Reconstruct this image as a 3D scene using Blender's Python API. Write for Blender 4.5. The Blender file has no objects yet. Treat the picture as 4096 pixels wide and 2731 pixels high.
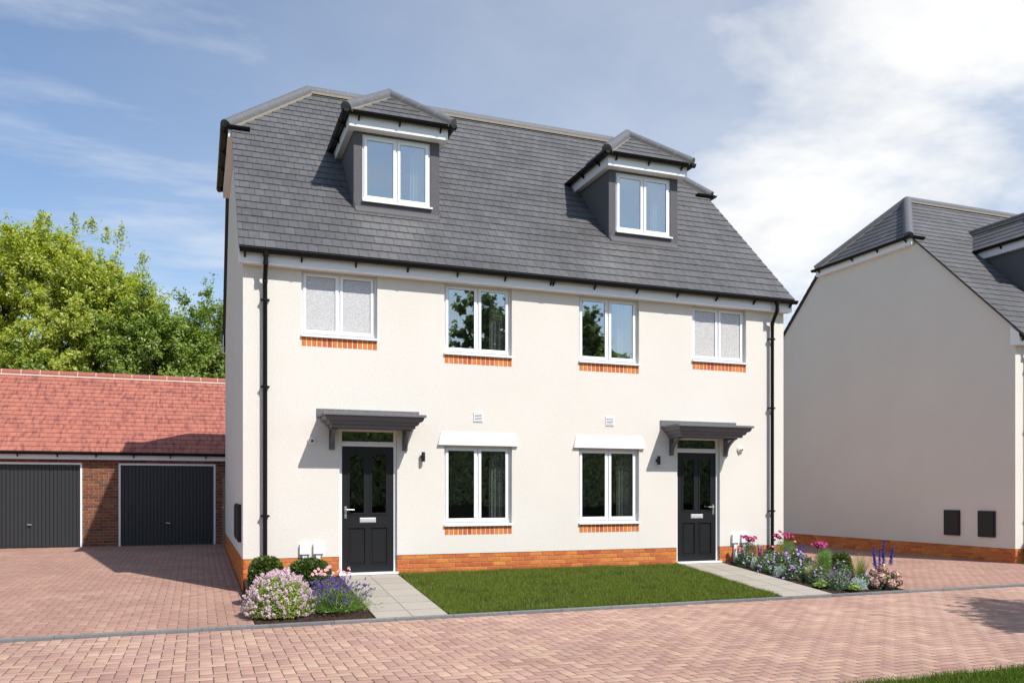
import bpy, math, random
import numpy as np
from mathutils import Vector
R = math.radians
SC = bpy.context.scene
COL = SC.collection
rnd = random.Random(7)
rng = np.random.default_rng(11)

# ------------------------------------------------------------------ materials
def new_mat(name):
    m = bpy.data.materials.new(name); m.use_nodes = True
    nt = m.node_tree; nt.nodes.clear()
    return m, nt
def N(nt, t, **k):
    n = nt.nodes.new(t)
    for a, b in k.items():
        if a == 'inp':
            for i, v in b.items(): n.inputs[i].default_value = v
        else: setattr(n, a, b)
    return n
def c4(c): return (c[0], c[1], c[2], 1)
def ramp(nt, fac, stops, interp='LINEAR'):
    r = N(nt, 'ShaderNodeValToRGB'); cr = r.color_ramp; cr.interpolation = interp
    while len(cr.elements) < len(stops): cr.elements.new(.5)
    for e, (p, c) in zip(cr.elements, stops):
        e.position = p; e.color = c4(c) if len(c) == 3 else c
    nt.links.new(fac, r.inputs[0]); return r.outputs[0]
def noise(nt, scale, detail=3, rough=.5, coord=None, vscale=None):
    tc = N(nt, 'ShaderNodeTexCoord').outputs['Object'] if coord is None else coord
    if vscale:
        mp = N(nt, 'ShaderNodeMapping'); mp.inputs['Scale'].default_value = vscale
        nt.links.new(tc, mp.inputs[0]); tc = mp.outputs[0]
    n = N(nt, 'ShaderNodeTexNoise', inp={'Scale': scale, 'Detail': detail, 'Roughness': rough})
    nt.links.new(tc, n.inputs['Vector']); return n.outputs['Fac']
def mulc(nt, a, b, fac=1, mode='MULTIPLY'):
    m = N(nt, 'ShaderNodeMix', data_type='RGBA', blend_type=mode)
    m.inputs[0].default_value = fac
    for s, v in ((6, a), (7, b)):
        if isinstance(v, tuple): m.inputs[s].default_value = c4(v)
        else: nt.links.new(v, m.inputs[s])
    return m.outputs[2]
def island(nt): return N(nt, 'ShaderNodeNewGeometry').outputs['Random Per Island']
def surf(name, col, rough=.6, metal=0, spec=.5, pal=None, nz=None, bump=None, nz2=None, coat=0, vs=None):
    """pal: island palette; nz=(scale,lo,hi) brightness noise; bump=(scale,strength,dist)"""
    m, nt = new_mat(name)
    b = N(nt, 'ShaderNodeBsdfPrincipled', inp={'Roughness': rough, 'Metallic': metal, 'Specular IOR Level': spec, 'Coat Weight': coat})
    o = N(nt, 'ShaderNodeOutputMaterial'); nt.links.new(b.outputs[0], o.inputs[0])
    if pal:
        k = len(pal); c = ramp(nt, island(nt), [((i) / (k - 1), p) for i, p in enumerate(pal)])
    else: c = col
    for z in (nz, nz2):
        if z:
            f = noise(nt, z[0], 4, .6, vscale=vs)
            g = ramp(nt, f, [(.3, (z[1],) * 3), (.7, (z[2],) * 3)])
            c = mulc(nt, c, g)
    if isinstance(c, tuple): b.inputs['Base Color'].default_value = c4(c)
    else: nt.links.new(c, b.inputs['Base Color'])
    if bump:
        f = noise(nt, bump[0], 4, .65)
        bp = N(nt, 'ShaderNodeBump', inp={'Strength': bump[1], 'Distance': bump[2]})
        nt.links.new(f, bp.inputs['Height']); nt.links.new(bp.outputs[0], b.inputs['Normal'])
    return m
def leafm(name, pal, trans=.35, rough=.5, gl=.08):
    m, nt = new_mat(name)
    c = ramp(nt, island(nt), [(i / (len(pal) - 1), p) for i, p in enumerate(pal)])
    d = N(nt, 'ShaderNodeBsdfDiffuse'); t = N(nt, 'ShaderNodeBsdfTranslucent'); g = N(nt, 'ShaderNodeBsdfGlossy', inp={'Roughness': rough})
    g.inputs[0].default_value = (1, 1, 1, 1)
    nt.links.new(c, d.inputs[0])
    tc = mulc(nt, c, (1.25, 1.35, .6)); nt.links.new(tc, t.inputs[0])
    a = N(nt, 'ShaderNodeMixShader', inp={0: trans}); nt.links.new(d.outputs[0], a.inputs[1]); nt.links.new(t.outputs[0], a.inputs[2])
    e = N(nt, 'ShaderNodeMixShader', inp={0: gl}); nt.links.new(a.outputs[0], e.inputs[1]); nt.links.new(g.outputs[0], e.inputs[2])
    o = N(nt, 'ShaderNodeOutputMaterial'); nt.links.new(e.outputs[0], o.inputs[0]); return m
def glassm(name, refl, tint=(.75, .8, .78)):
    m, nt = new_mat(name)
    t = N(nt, 'ShaderNodeBsdfTransparent'); t.inputs[0].default_value = c4(tint)
    g = N(nt, 'ShaderNodeBsdfGlossy', inp={'Roughness': 0.0}); g.inputs[0].default_value = (.88, .90, .88, 1)
    lw = N(nt, 'ShaderNodeLayerWeight', inp={'Blend': .5}); pw = N(nt, 'ShaderNodeMath', operation='POWER', inp={1: 4.0}); nt.links.new(lw.outputs['Facing'], pw.inputs[0])
    ad = N(nt, 'ShaderNodeMath', operation='MULTIPLY_ADD', use_clamp=True, inp={1: .8, 2: refl}); nt.links.new(pw.outputs[0], ad.inputs[0])
    x = N(nt, 'ShaderNodeMixShader'); nt.links.new(ad.outputs[0], x.inputs[0]); nt.links.new(t.outputs[0], x.inputs[1]); nt.links.new(g.outputs[0], x.inputs[2])
    o = N(nt, 'ShaderNodeOutputMaterial'); nt.links.new(x.outputs[0], o.inputs[0]); return m

def render_mat():
    m, nt = new_mat('cream_render')
    b = N(nt, 'ShaderNodeBsdfPrincipled', inp={'Roughness': .9, 'Specular IOR Level': .15})
    f = noise(nt, 70, 5, .7); g = ramp(nt, f, [(.30, (.43, .403, .362)), (.46, (.72, .679, .622)), (.7, (.78, .739, .68))])
    f2 = noise(nt, .7, 4, .6); g2 = ramp(nt, f2, [(.3, (.955, .95, .95)), (.7, (1, 1, 1))])
    nt.links.new(mulc(nt, g, g2), b.inputs['Base Color'])
    bp = N(nt, 'ShaderNodeBump', inp={'Strength': .55, 'Distance': .006}); nt.links.new(noise(nt, 55, 5, .7), bp.inputs['Height'])
    nt.links.new(bp.outputs[0], b.inputs['Normal'])
    o = N(nt, 'ShaderNodeOutputMaterial'); nt.links.new(b.outputs[0], o.inputs[0]); return m
def frost_mat():
    m, nt = new_mat('frosted_glass')
    bp = N(nt, 'ShaderNodeBump', inp={'Strength': 1.0, 'Distance': .004}); nt.links.new(noise(nt, 160, 3, .7), bp.inputs['Height'])
    d = N(nt, 'ShaderNodeBsdfDiffuse'); nt.links.new(ramp(nt, noise(nt, 85, 3, .8), [(.38, (.42, .39, .345)), (.5, (.59, .55, .49)), (.62, (.76, .71, .64))]), d.inputs[0])
    g = N(nt, 'ShaderNodeBsdfGlossy', inp={'Roughness': .3}); g.inputs[0].default_value = (.28, .52, .95, 1)
    nt.links.new(bp.outputs[0], d.inputs['Normal']); nt.links.new(bp.outputs[0], g.inputs['Normal'])
    x = N(nt, 'ShaderNodeMixShader', inp={0: .13}); nt.links.new(d.outputs[0], x.inputs[1]); nt.links.new(g.outputs[0], x.inputs[2])
    o = N(nt, 'ShaderNodeOutputMaterial'); nt.links.new(x.outputs[0], o.inputs[0]); return m
def paver_mat(name, pal):
    m, nt = new_mat(name)
    b = N(nt, 'ShaderNodeBsdfPrincipled', inp={'Roughness': .85, 'Specular IOR Level': .25})
    c = ramp(nt, island(nt), [(i / (len(pal) - 1), p) for i, p in enumerate(pal)])
    c = mulc(nt, c, ramp(nt, noise(nt, 60, 4, .7), [(.3, (.8,) * 3), (.7, (1.12,) * 3)]))
    c = mulc(nt, c, ramp(nt, noise(nt, .8, 4, .6), [(.3, (.86, .84, .84)), (.7, (1.1, 1.1, 1.1))]))
    nt.links.new(c, b.inputs['Base Color'])
    bp = N(nt, 'ShaderNodeBump', inp={'Strength': .4, 'Distance': .003}); nt.links.new(noise(nt, 90, 4, .7), bp.inputs['Height'])
    nt.links.new(bp.outputs[0], b.inputs['Normal'])
    o = N(nt, 'ShaderNodeOutputMaterial'); nt.links.new(b.outputs[0], o.inputs[0]); return m
def joint_mat():
    m, nt = new_mat('paver_joint')
    b = N(nt, 'ShaderNodeBsdfPrincipled', inp={'Roughness': .95})
    c = ramp(nt, noise(nt, 1.5, 5, .7), [(.35, (.065, .03, .02)), (.55, (.09, .045, .03)), (.62, (.05, .065, .03)), (.7, (.03, .055, .02))])
    nt.links.new(c, b.inputs['Base Color'])
    o = N(nt, 'ShaderNodeOutputMaterial'); nt.links.new(b.outputs[0], o.inputs[0]); return m
def clay_tile_mat():
    m, nt = new_mat('terracotta_tile')
    b = N(nt, 'ShaderNodeBsdfPrincipled', inp={'Roughness': .7, 'Specular IOR Level': .35})
    c = ramp(nt, island(nt), [(0, (.33, .115, .082)), (.5, (.40, .145, .10)), (1, (.36, .125, .09))])
    f = noise(nt, 1, 3, .5, vscale=(12, 3.0, 3.0)); c = mulc(nt, c, ramp(nt, f, [(.36, (.62, .58, .70)), (.50, (1, 1, 1))]))
    nt.links.new(c, b.inputs['Base Color'])
    o = N(nt, 'ShaderNodeOutputMaterial'); nt.links.new(b.outputs[0], o.inputs[0]); return m

M = {}
M['render'] = render_mat()
M['frost'] = frost_mat()
M['brick'] = surf('orange_brick', None, .85, spec=.2, pal=[(.62, .20, .05), (.55, .13, .04), (.70, .25, .06), (.47, .10, .035), (.66, .22, .055)], nz=(25, .78, 1.12), bump=(60, .5, .004))
M['mortar'] = surf('buff_mortar', (.42, .32, .19), .95, spec=.1, nz=(40, .8, 1.1))
M['gbrick'] = surf('brown_brick', None, .9, spec=.15, pal=[(.27, .10, .055), (.20, .07, .045), (.30, .13, .065), (.12, .065, .055), (.25, .085, .045)], nz=(18, .6, 1.2), bump=(50, .5, .004))
M['gmortar'] = surf('grey_mortar', (.30, .24, .17), .95, spec=.1)
M['slate'] = surf('grey_slate', None, .55, spec=.45, pal=[(.077, .077, .081), (.097, .094, .099), (.086, .086, .087), (.108, .102, .108)], nz=(14, .85, 1.12), nz2=(.9, .80, 1.22))
M['slatedark'] = surf('slate_underside', (.05, .045, .042), .8)
M['ridge'] = surf('grey_ridge_tile', (.125, .125, .138), .6, spec=.35, nz=(30, .75, 1.15), bump=(60, .3, .003))
M['bed'] = surf('sandy_mortar', (.33, .28, .21), .95, nz=(80, .5, 1.2), bump=(90, .6, .004))
M['ringm'] = surf('pale_mortar', (.72, .66, .55), .9)
M['clay'] = clay_tile_mat()
M['clayridge'] = surf('terracotta_ridge', (.32, .10, .07), .7, nz=(20, .8, 1.1))
M['white'] = surf('white_upvc', (.82, .82, .84), .3, spec=.5)
M['fascia'] = surf('white_fascia', (.80, .80, .83), .35, spec=.5)
M['black'] = surf('black_pvc', (.008, .0072, .0075), .45, spec=.18, nz=(30, .8, 1.4))
M['door'] = surf('black_door', (.010, .0105, .012), .45, spec=.35, bump=(220, .25, .001))
M['canopy'] = surf('grey_canopy_paint', (.125, .118, .132), .55, bump=(120, .12, .002))
M['lead'] = surf('lead_flashing', (.15, .15, .155), .6, metal=.1, nz=(30, .75, 1.15), bump=(50, .4, .004))
M['drend'] = surf('grey_dormer_render', (.125, .12, .128), .9, spec=.2, nz=(80, .75, 1.15), bump=(110, .6, .004))
M['hood'] = surf('white_hood', (.84, .83, .80), .8, nz=(70, .9, 1.03))
M['metal'] = surf('satin_metal', (.75, .75, .76), .25, metal=.9)
M['plate'] = surf('brushed_plate', (.62, .6, .6), .45, metal=.4)
M['glass'] = glassm('window_glass', .33, (.88, .91, .90))
M['glassd'] = glassm('door_glass', .24, (.6, .62, .6))
M['curtain'] = surf('curtain_cloth', (.46, .46, .44), .9)
M['curtainb'] = surf('beige_curtain', (.26, .21, .13), .9)
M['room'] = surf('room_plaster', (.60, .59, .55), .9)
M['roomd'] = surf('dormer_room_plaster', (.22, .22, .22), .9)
M['gdoor'] = surf('garage_door_paint', (.024, .025, .028), .5, bump=(200, .2, .002))
M['meter'] = surf('black_box', (.012, .010, .011), .6)
M['wood'] = surf('gate_wood', (.20, .17, .16), .8, nz=(14, .75, 1.15), vs=(8, 8, 1))
M['woodp'] = surf('post_wood', (.28, .17, .10), .8)
M['slab'] = surf('beige_slab', None, .85, spec=.2, pal=[(.35, .315, .27), (.385, .345, .295), (.335, .30, .255)], nz=(35, .88, 1.06), bump=(80, .2, .002))
M['slabj'] = surf('slab_joint', (.12, .095, .065), .95)
M['kerb'] = surf('concrete_kerb', None, .85, spec=.2, pal=[(.17, .17, .175), (.20, .20, .20), (.15, .15, .16)], nz=(30, .8, 1.12), bump=(70, .4, .003))
M['soil'] = surf('dark_soil', (.045, .028, .020), 1, spec=.1, nz=(30, .4, 1.6), bump=(40, 1, .02))
M['turfsoil'] = surf('turf_base', (.022, .032, .010), 1, spec=.05, nz=(30, .6, 1.5))
M['field'] = surf('field_grass', (.11, .15, .05), 1, spec=.05, nz=(.5, .6, 1.4), nz2=(8, .7, 1.3))
M['paver'] = paver_mat('red_paver', [(.41, .255, .20), (.46, .295, .225), (.39, .235, .195), (.50, .34, .25), (.43, .27, .205), (.36, .215, .18), (.455, .30, .24)])
M['paverl'] = paver_mat('drive_paver', [(.35, .205, .16), (.385, .235, .18), (.34, .195, .16), (.41, .26, .195), (.36, .21, .16)])
M['joint'] = joint_mat()
M['bark'] = surf('bark', (.10, .075, .05), .95, nz=(12, .6, 1.3))
M['leafA'] = leafm('leaf_yellow_green', [(.28, .33, .03), (.41, .45, .05), (.33, .38, .035), (.54, .53, .08)], trans=.45, gl=.035)
M['leafB'] = leafm('leaf_mid_green', [(.12, .19, .022), (.21, .29, .035), (.15, .23, .028), (.32, .39, .05)], trans=.4, gl=.035)
M['leafC'] = leafm('leaf_dark_green', [(.14, .19, .09), (.19, .24, .11), (.15, .20, .10)], trans=.5, gl=.03)
M['hedge'] = leafm('hedge_leaf', [(.30, .34, .20), (.36, .40, .24), (.26, .30, .17)], trans=.4, gl=.02)
M['grass'] = leafm('lawn_grass', [(.10, .15, .022), (.14, .19, .028), (.22, .27, .04), (.06, .10, .015), (.32, .34, .06)], trans=.35, gl=.015)
M['grass2'] = leafm('verge_grass', [(.07, .12, .014), (.10, .165, .018), (.15, .21, .028)], trans=.3, gl=.015)
M['box'] = leafm('box_leaf', [(.035, .065, .009), (.06, .10, .013), (.15, .21, .025)], trans=.3, gl=.04)
M['boxcore'] = surf('shrub_core', (.010, .014, .006), 1, spec=0)  # near-black, stands in for the shade deep inside foliage
M['lilacleaf'] = leafm('lilac_leaf', [(.20, .29, .02), (.31, .39, .03), (.13, .21, .012), (.42, .47, .06)])
M['lilacfl'] = leafm('lilac_blossom', [(.80, .56, .82), (.88, .74, .90), (.70, .44, .72), (.92, .84, .94)], trans=.3, gl=.02)
M['lavleaf'] = leafm('lavender_leaf', [(.10, .22, .02), (.17, .31, .03), (.22, .36, .05), (.13, .19, .07)])
M['lavfl'] = leafm('lavender_blossom', [(.13, .07, .34), (.20, .11, .46), (.10, .06, .25), (.30, .18, .55)], trans=.1, gl=.02)
M['pinkfl'] = leafm('pink_petal', [(.70, .34, .38), (.78, .46, .50), (.62, .28, .34)], trans=.2, gl=.02)
M['magenta'] = leafm('magenta_petal', [(.27, .008, .10), (.35, .015, .16), (.20, .006, .06), (.40, .03, .22)], trans=.2, gl=.01)
M['yellow'] = leafm('yellow_centre', [(.75, .45, .03), (.8, .55, .05)], gl=.02)
M['violet'] = leafm('violet_petal', [(.36, .19, .56), (.44, .27, .66), (.30, .15, .48)], trans=.2, gl=.02)
M['blue'] = leafm('blue_spike', [(.08, .05, .38), (.12, .08, .50), (.06, .04, .25)], trans=.1, gl=.02)
M['fern'] = leafm('fern_green', [(.12, .26, .02), (.17, .33, .03), (.09, .20, .02)])
M['gerleaf'] = leafm('geranium_leaf', [(.04, .09, .02), (.07, .14, .025), (.10, .18, .04)])
M['silver'] = leafm('silver_leaf', [(.52, .58, .58), (.66, .72, .73), (.42, .48, .48)], trans=.15, gl=.04)
M['stipa'] = leafm('pale_grass', [(.30, .33, .12), (.40, .42, .18), (.24, .29, .09), (.46, .45, .22)])
M['yellowgrass'] = leafm('yellow_blade', [(.30, .34, .06), (.20, .28, .04), (.42, .40, .10)])
M['catleaf'] = leafm('catmint_leaf', [(.07, .14, .06), (.11, .20, .09), (.09, .16, .08)])
M['catfl'] = leafm('catmint_flower', [(.34, .26, .46), (.42, .32, .55), (.28, .20, .38)], gl=.02)
M['lime'] = leafm('lime_leaf', [(.22, .36, .05), (.30, .44, .07), (.18, .30, .04)])
M['brown'] = leafm('brown_seed', [(.12, .07, .045), (.16, .10, .06), (.09, .06, .04)], gl=.02)
M['hydr'] = leafm('hydrangea_petal', [(.36, .10, .14), (.80, .62, .48), (.20, .05, .07), (.88, .78, .60), (.55, .25, .27), (.25, .07, .09), (.82, .68, .50)], trans=.15, gl=.02)
M['alch'] = leafm('yellow_green_flower', [(.38, .38, .05), (.46, .44, .08)], gl=.02)
M['camwhite'] = surf('camera_shell', (.75, .73, .72), .35)

# ------------------------------------------------------------------ mesh tools
def link(o, parent=None):
    COL.objects.link(o)
    if parent is not None: o.parent = parent
    return o
def tag(o, label=None, cat=None, group=None, kind=None):
    if label: o['label'] = label
    if cat: o['category'] = cat
    if group: o['group'] = group
    if kind: o['kind'] = kind
    return o
def thing(name, label, cat, loc=(0, 0, 0), group=None, rz=0):
    o = bpy.data.objects.new(name, None); o.location = loc; o.rotation_euler = (0, 0, rz); o.empty_display_size = .2
    link(o); return tag(o, label, cat, group)
class MB:
    def __init__(s): s.v = []; s.f = []; s.m = []
    def add(s, vs, fs, mi=0):
        b = len(s.v); s.v += [tuple(p) for p in vs]
        for f in fs: s.f.append([b + i for i in f]); s.m.append(mi)
        return s
    def box(s, x0, x1, y0, y1, z0, z1, mi=0):
        return s.add([(x0, y0, z0), (x1, y0, z0), (x1, y1, z0), (x0, y1, z0), (x0, y0, z1), (x1, y0, z1), (x1, y1, z1), (x0, y1, z1)],
                     [(0, 3, 2, 1), (4, 5, 6, 7), (0, 1, 5, 4), (1, 2, 6, 5), (2, 3, 7, 6), (3, 0, 4, 7)], mi)
    def poly(s, pts, mi=0): return s.add(pts, [tuple(range(len(pts)))], mi)
    def slab(s, pts, d, mi=0, mi_top=None):
        n = len(pts); d = Vector(d); low = [tuple(Vector(p) + d) for p in pts]
        s.add(list(pts) + low, [tuple(range(n))], mi if mi_top is None else mi_top)
        b = len(s.v) - 2 * n
        s.f.append([b + n + i for i in range(n)][::-1]); s.m.append(mi)
        for i in range(n):
            j = (i + 1) % n; s.f.append([b + i, b + n + i, b + n + j, b + j]); s.m.append(mi)
        return s
    def prism(s, prof, axis, a0, a1, mi=0):
        """prof 2D: axis x -> (y,z); axis y -> (x,z); axis z -> (x,y)"""
        def P(a, p): return {'x': (a, p[0], p[1]), 'y': (p[0], a, p[1]), 'z': (p[0], p[1], a)}[axis]
        n = len(prof); vs = [P(a0, p) for p in prof] + [P(a1, p) for p in prof]
        fs = [tuple(range(n))[::-1], tuple(range(n, 2 * n))] + [(i, (i + 1) % n, n + (i + 1) % n, n + i) for i in range(n)]
        return s.add(vs, fs, mi)
    def tube(s, pts, rs, n=10, caps=True, mi=0):
        pts = [Vector(p) for p in pts]
        if not hasattr(rs, '__len__'): rs = [rs] * len(pts)
        rings = []; prev = None
        for i, p in enumerate(pts):
            d = (pts[min(i + 1, len(pts) - 1)] - pts[max(i - 1, 0)]).normalized()
            a = prev if prev is not None else (Vector((0, 0, 1)) if abs(d.z) < .9 else Vector((1, 0, 0)))
            x = (a - d * a.dot(d)).normalized(); y = d.cross(x); prev = x
            rings.append([tuple(p + (x * math.cos(t) + y * math.sin(t)) * rs[i]) for t in [2 * math.pi * k / n for k in range(n)]])
        vs = [q for r in rings for q in r]; fs = []
        for i in range(len(pts) - 1):
            for k in range(n):
                fs.append((i * n + k, i * n + (k + 1) % n, (i + 1) * n + (k + 1) % n, (i + 1) * n + k))
        if caps: fs += [tuple(range(n))[::-1], tuple(range((len(pts) - 1) * n, len(pts) * n))]
        return s.add(vs, fs, mi)
    def build(s, name, mats, parent=None, smooth=False, bevel=0, fix=True):
        me = bpy.data.meshes.new(name); me.from_pydata(s.v, [], s.f)
        if not isinstance(mats, (list, tuple)): mats = [mats]
        for m in mats: me.materials.append(m)
        if len(mats) > 1: me.polygons.foreach_set('material_index', s.m)
        if smooth: me.polygons.foreach_set('use_smooth', [True] * len(me.polygons))
        me.update()
        if fix:
            import bmesh
            bm = bmesh.new(); bm.from_mesh(me); bmesh.ops.recalc_face_normals(bm, faces=bm.faces); bm.to_mesh(me); bm.free()
        o = bpy.data.objects.new(name, me); link(o, parent)
        if smooth: me.set_sharp_from_angle(angle=R(40))
        if bevel:
            b = o.modifiers.new('bevel', 'BEVEL'); b.width = bevel; b.segments = 2; b.limit_method = 'ANGLE'
        return o
def npmesh(name, verts, faces, mats, parent=None, counts=None, mi=None):
    """verts (n,3); faces flat index array; counts loops per face (int or array)"""
    me = bpy.data.meshes.new(name); verts = np.asarray(verts, dtype=np.float32); faces = np.asarray(faces, dtype=np.int32).ravel()
    if counts is None: counts = 4
    if np.isscalar(counts): counts = np.full(len(faces) // counts, counts, dtype=np.int32)
    counts = np.asarray(counts, dtype=np.int32)
    me.vertices.add(len(verts)); me.vertices.foreach_set('co', verts.ravel())
    me.loops.add(len(faces)); me.loops.foreach_set('vertex_index', faces)
    me.polygons.add(len(counts)); st = np.concatenate([[0], np.cumsum(counts)[:-1]]).astype(np.int32)
    me.polygons.foreach_set('loop_start', st)
    if not isinstance(mats, (list, tuple)): mats = [mats]
    for m in mats: me.materials.append(m)
    if mi is not None: me.polygons.foreach_set('material_index', np.asarray(mi, dtype=np.int32))
    me.update(calc_edges=True); me.validate()
    o = bpy.data.objects.new(name, me); return link(o, parent)

def clip(poly, a, b, c):   # keep a*x+b*y<=c
    out = []
    for i in range(len(poly)):
        p, q = poly[i], poly[(i + 1) % len(poly)]
        dp = a * p[0] + b * p[1] - c; dq = a * q[0] + b * q[1] - c
        if dp <= 0: out.append(p)
        if (dp < 0 < dq) or (dq < 0 < dp):
            t = dp / (dp - dq); out.append((p[0] + (q[0] - p[0]) * t, p[1] + (q[1] - p[1]) * t))
    return out
def clip_convex(poly, cv):  # cv counter-clockwise
    for i in range(len(cv)):
        p, q = cv[i], cv[(i + 1) % len(cv)]
        nx, ny = q[1] - p[1], -(q[0] - p[0])
        poly = clip(poly, nx, ny, nx * p[0] + ny * p[1])
        if len(poly) < 3: return []
    ar = sum(poly[i][0] * poly[(i + 1) % len(poly)][1] - poly[(i + 1) % len(poly)][0] * poly[i][1] for i in range(len(poly)))
    return poly if abs(ar) > 2e-4 else []
def tiles(mb, O, U, V, Nn, cv, w, g, th, skip=None, mi=0, gap=.005):
    O, U, V, Nn = map(Vector, (O, U, V, Nn))
    us = [p[0] for p in cv]; vs = [p[1] for p in cv]
    r = 0; v = min(vs)
    while v < max(vs):
        off = (w / 2 if r % 2 else 0) + rnd.uniform(-.004, .004)
        k = math.floor((min(us) - off) / w) - 1; u = k * w + off
        while u < max(us):
            tl = clip_convex([(u + gap / 2, v), (u + w - gap / 2, v), (u + w - gap / 2, v + g), (u + gap / 2, v + g)], cv)
            if tl and not (skip and skip(u + w / 2, v + g / 2)):
                j0 = rnd.uniform(-.0006, .0006); j1 = rnd.uniform(-.0008, .0008)
                top = []
                for (a, b) in tl:
                    h = th * (1 - (b - v) / g) + .003 + j0 + j1 * (a - u) / w
                    top.append(tuple(O + U * a + V * b + Nn * h))
                low = [tuple(O + U * a + V * b) for (a, b) in tl]
                n = len(tl); mb.add(top + low, [tuple(range(n))] + [(i, n + i, n + (i + 1) % n, (i + 1) % n) for i in range(n)], mi)
            u += w
        v += g; r += 1
def brick_run(mb, O, D, Nn, length, ztop, courses, ch=.075, bl=.225, holes=(), proud=.006, back=.02, jn=.012, first=0):
    """bricks in material 0, mortar backing must be added by caller (material 1)"""
    O, D, Nn = Vector(O), Vector(D), Vector(Nn)
    for c in range(courses):
        z1 = ztop - c * ch - jn * .5; z0 = ztop - (c + 1) * ch + jn * .5
        u = -(bl / 2 if (c + first) % 2 else 0)
        while u < length:
            a = max(u + jn / 2 if u > 0 else 0, 0); b = min(u + bl - jn / 2, length)
            segs = [(a, b)]
            for (h0, h1, hz0, hz1) in holes:
                if z1 > hz0 + .01 and z0 < hz1 - .01:
                    ns = []
                    for (p, q) in segs:
                        if q <= h0 or p >= h1: ns.append((p, q)); continue
                        if p < h0 - .01: ns.append((p, h0))
                        if q > h1 + .01: ns.append((h1, q))
                    segs = ns
            for (p, q) in segs:
                if q - p < .015: continue
                pr = proud + rnd.uniform(-.0015, .0015); e = .0025
                P = lambda s, z, d: tuple(O + D * s + Nn * d + Vector((0, 0, z)))
                vs = [P(p, z0, -back), P(q, z0, -back), P(q, z1, -back), P(p, z1, -back), P(p, z0, pr - e), P(q, z0, pr - e), P(q, z1, pr - e), P(p, z1, pr - e),
                      P(p + e, z0 + e, pr), P(q - e, z0 + e, pr), P(q - e, z1 - e, pr), P(p + e, z1 - e, pr)]
                mb.add(vs, [(0, 1, 5, 4), (1, 2, 6, 5), (2, 3, 7, 6), (3, 0, 4, 7), (4, 5, 9, 8), (5, 6, 10, 9), (6, 7, 11, 10), (7, 4, 8, 11), (8, 9, 10, 11)], 0)
            u += bl
def ridge_run(name, parent, p0, p1, r=.115, seg=.42, mat=None, bedm=True, up=(0, 0, 1), ringw=.012, drop=.03):
    p0, p1 = Vector(p0), Vector(p1); d = (p1 - p0); L = d.length; d.normalize()
    side = d.cross(Vector(up)).normalized(); u = side.cross(d).normalized()
    n = 10; mb = MB(); mr = MB()
    def arc(c, rr, low=.05):
        pts = [c + side * rr - u * low]
        pts += [c + side * (rr * math.cos(t)) + u * (rr * math.sin(t)) for t in [math.pi * i / n for i in range(n + 1)]]
        pts += [c - side * rr - u * low]; return [tuple(p) for p in pts]
    k = max(1, round(L / seg)); s = L / k
    for i in range(k):
        a = p0 + d * (i * s + (ringw / 2 if i else 0)); b = p0 + d * ((i + 1) * s - (ringw / 2 if i < k - 1 else 0))
        A, B = arc(a, r), arc(b, r); m = len(A)
        mb.add(A + B, [(j, j + 1, m + j + 1, m + j) for j in range(m - 1)] + [tuple(range(m))[::-1], tuple(range(m, 2 * m))])
        if i:
            c = p0 + d * (i * s); A, B = arc(c - d * ringw * .6, r * .985), arc(c + d * ringw * .6, r * .985)
            mr.add(A + B, [(j, j + 1, m + j + 1, m + j) for j in range(m - 1)])
    o = mb.build(name, mat or M['ridge'], parent, smooth=True)
    for sg in (1, -1):   # mortar bedding strip under each edge
        a = p0 + side * sg * (r - .004) - u * (.03); b = p1 + side * sg * (r - .004) - u * .03
        e = side * sg * .006; f = u * -(.045)
        mr.add([tuple(a), tuple(b), tuple(b + e), tuple(a + e), tuple(a + f), tuple(b + f), tuple(b + e + f), tuple(a + e + f)],
               [(0, 1, 2, 3), (0, 4, 5, 1), (3, 2, 6, 7), (0, 3, 7, 4), (1, 5, 6, 2)])
    return o, mr
def gutter_prof(r=.058):
    return [(r * math.cos(t), r * math.sin(t)) for t in [math.pi + math.pi * i / 10 for i in range(11)]] + [((r - .006) * math.cos(t), (r - .006) * math.sin(t)) for t in [2 * math.pi - math.pi * i / 10 for i in range(11)]]
def gutter(mb, p0, p1, r=.058, lip=True):
    """half-round gutter whose rim is at p.z"""
    p0, p1 = Vector(p0), Vector(p1); d = (p1 - p0).normalized(); s = Vector((0, 0, 1)).cross(d).normalized()
    pr = gutter_prof(r); n = len(pr)
    A = [tuple(p0 + s * a + Vector((0, 0, b))) for a, b in pr]; B = [tuple(p1 + s * a + Vector((0, 0, b))) for a, b in pr]
    mb.add(A + B, [(i, (i + 1) % n, n + (i + 1) % n, n + i) for i in range(n)] + [tuple(range(n))[::-1], tuple(range(n, 2 * n))])
    for sg in (1, -1):
        mb.tube([p0 + s * sg * r, p1 + s * sg * r], .007, 6)
    for q, e in ((p0, 1), (p1, -1)):   # stop ends
        c = [tuple(q + s * r * math.cos(t) + Vector((0, 0, r * math.sin(t) - .0))) for t in [math.pi + math.pi * i / 10 for i in range(11)]]
        c2 = [tuple(Vector(p) + d * e * .006) for p in c]; m = len(c)
        mb.add(c + c2, [tuple(range(m)), tuple(range(m, 2 * m))[::-1]] + [(i, m + i, m + (i + 1) % m, (i + 1) % m) for i in range(m)])
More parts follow.
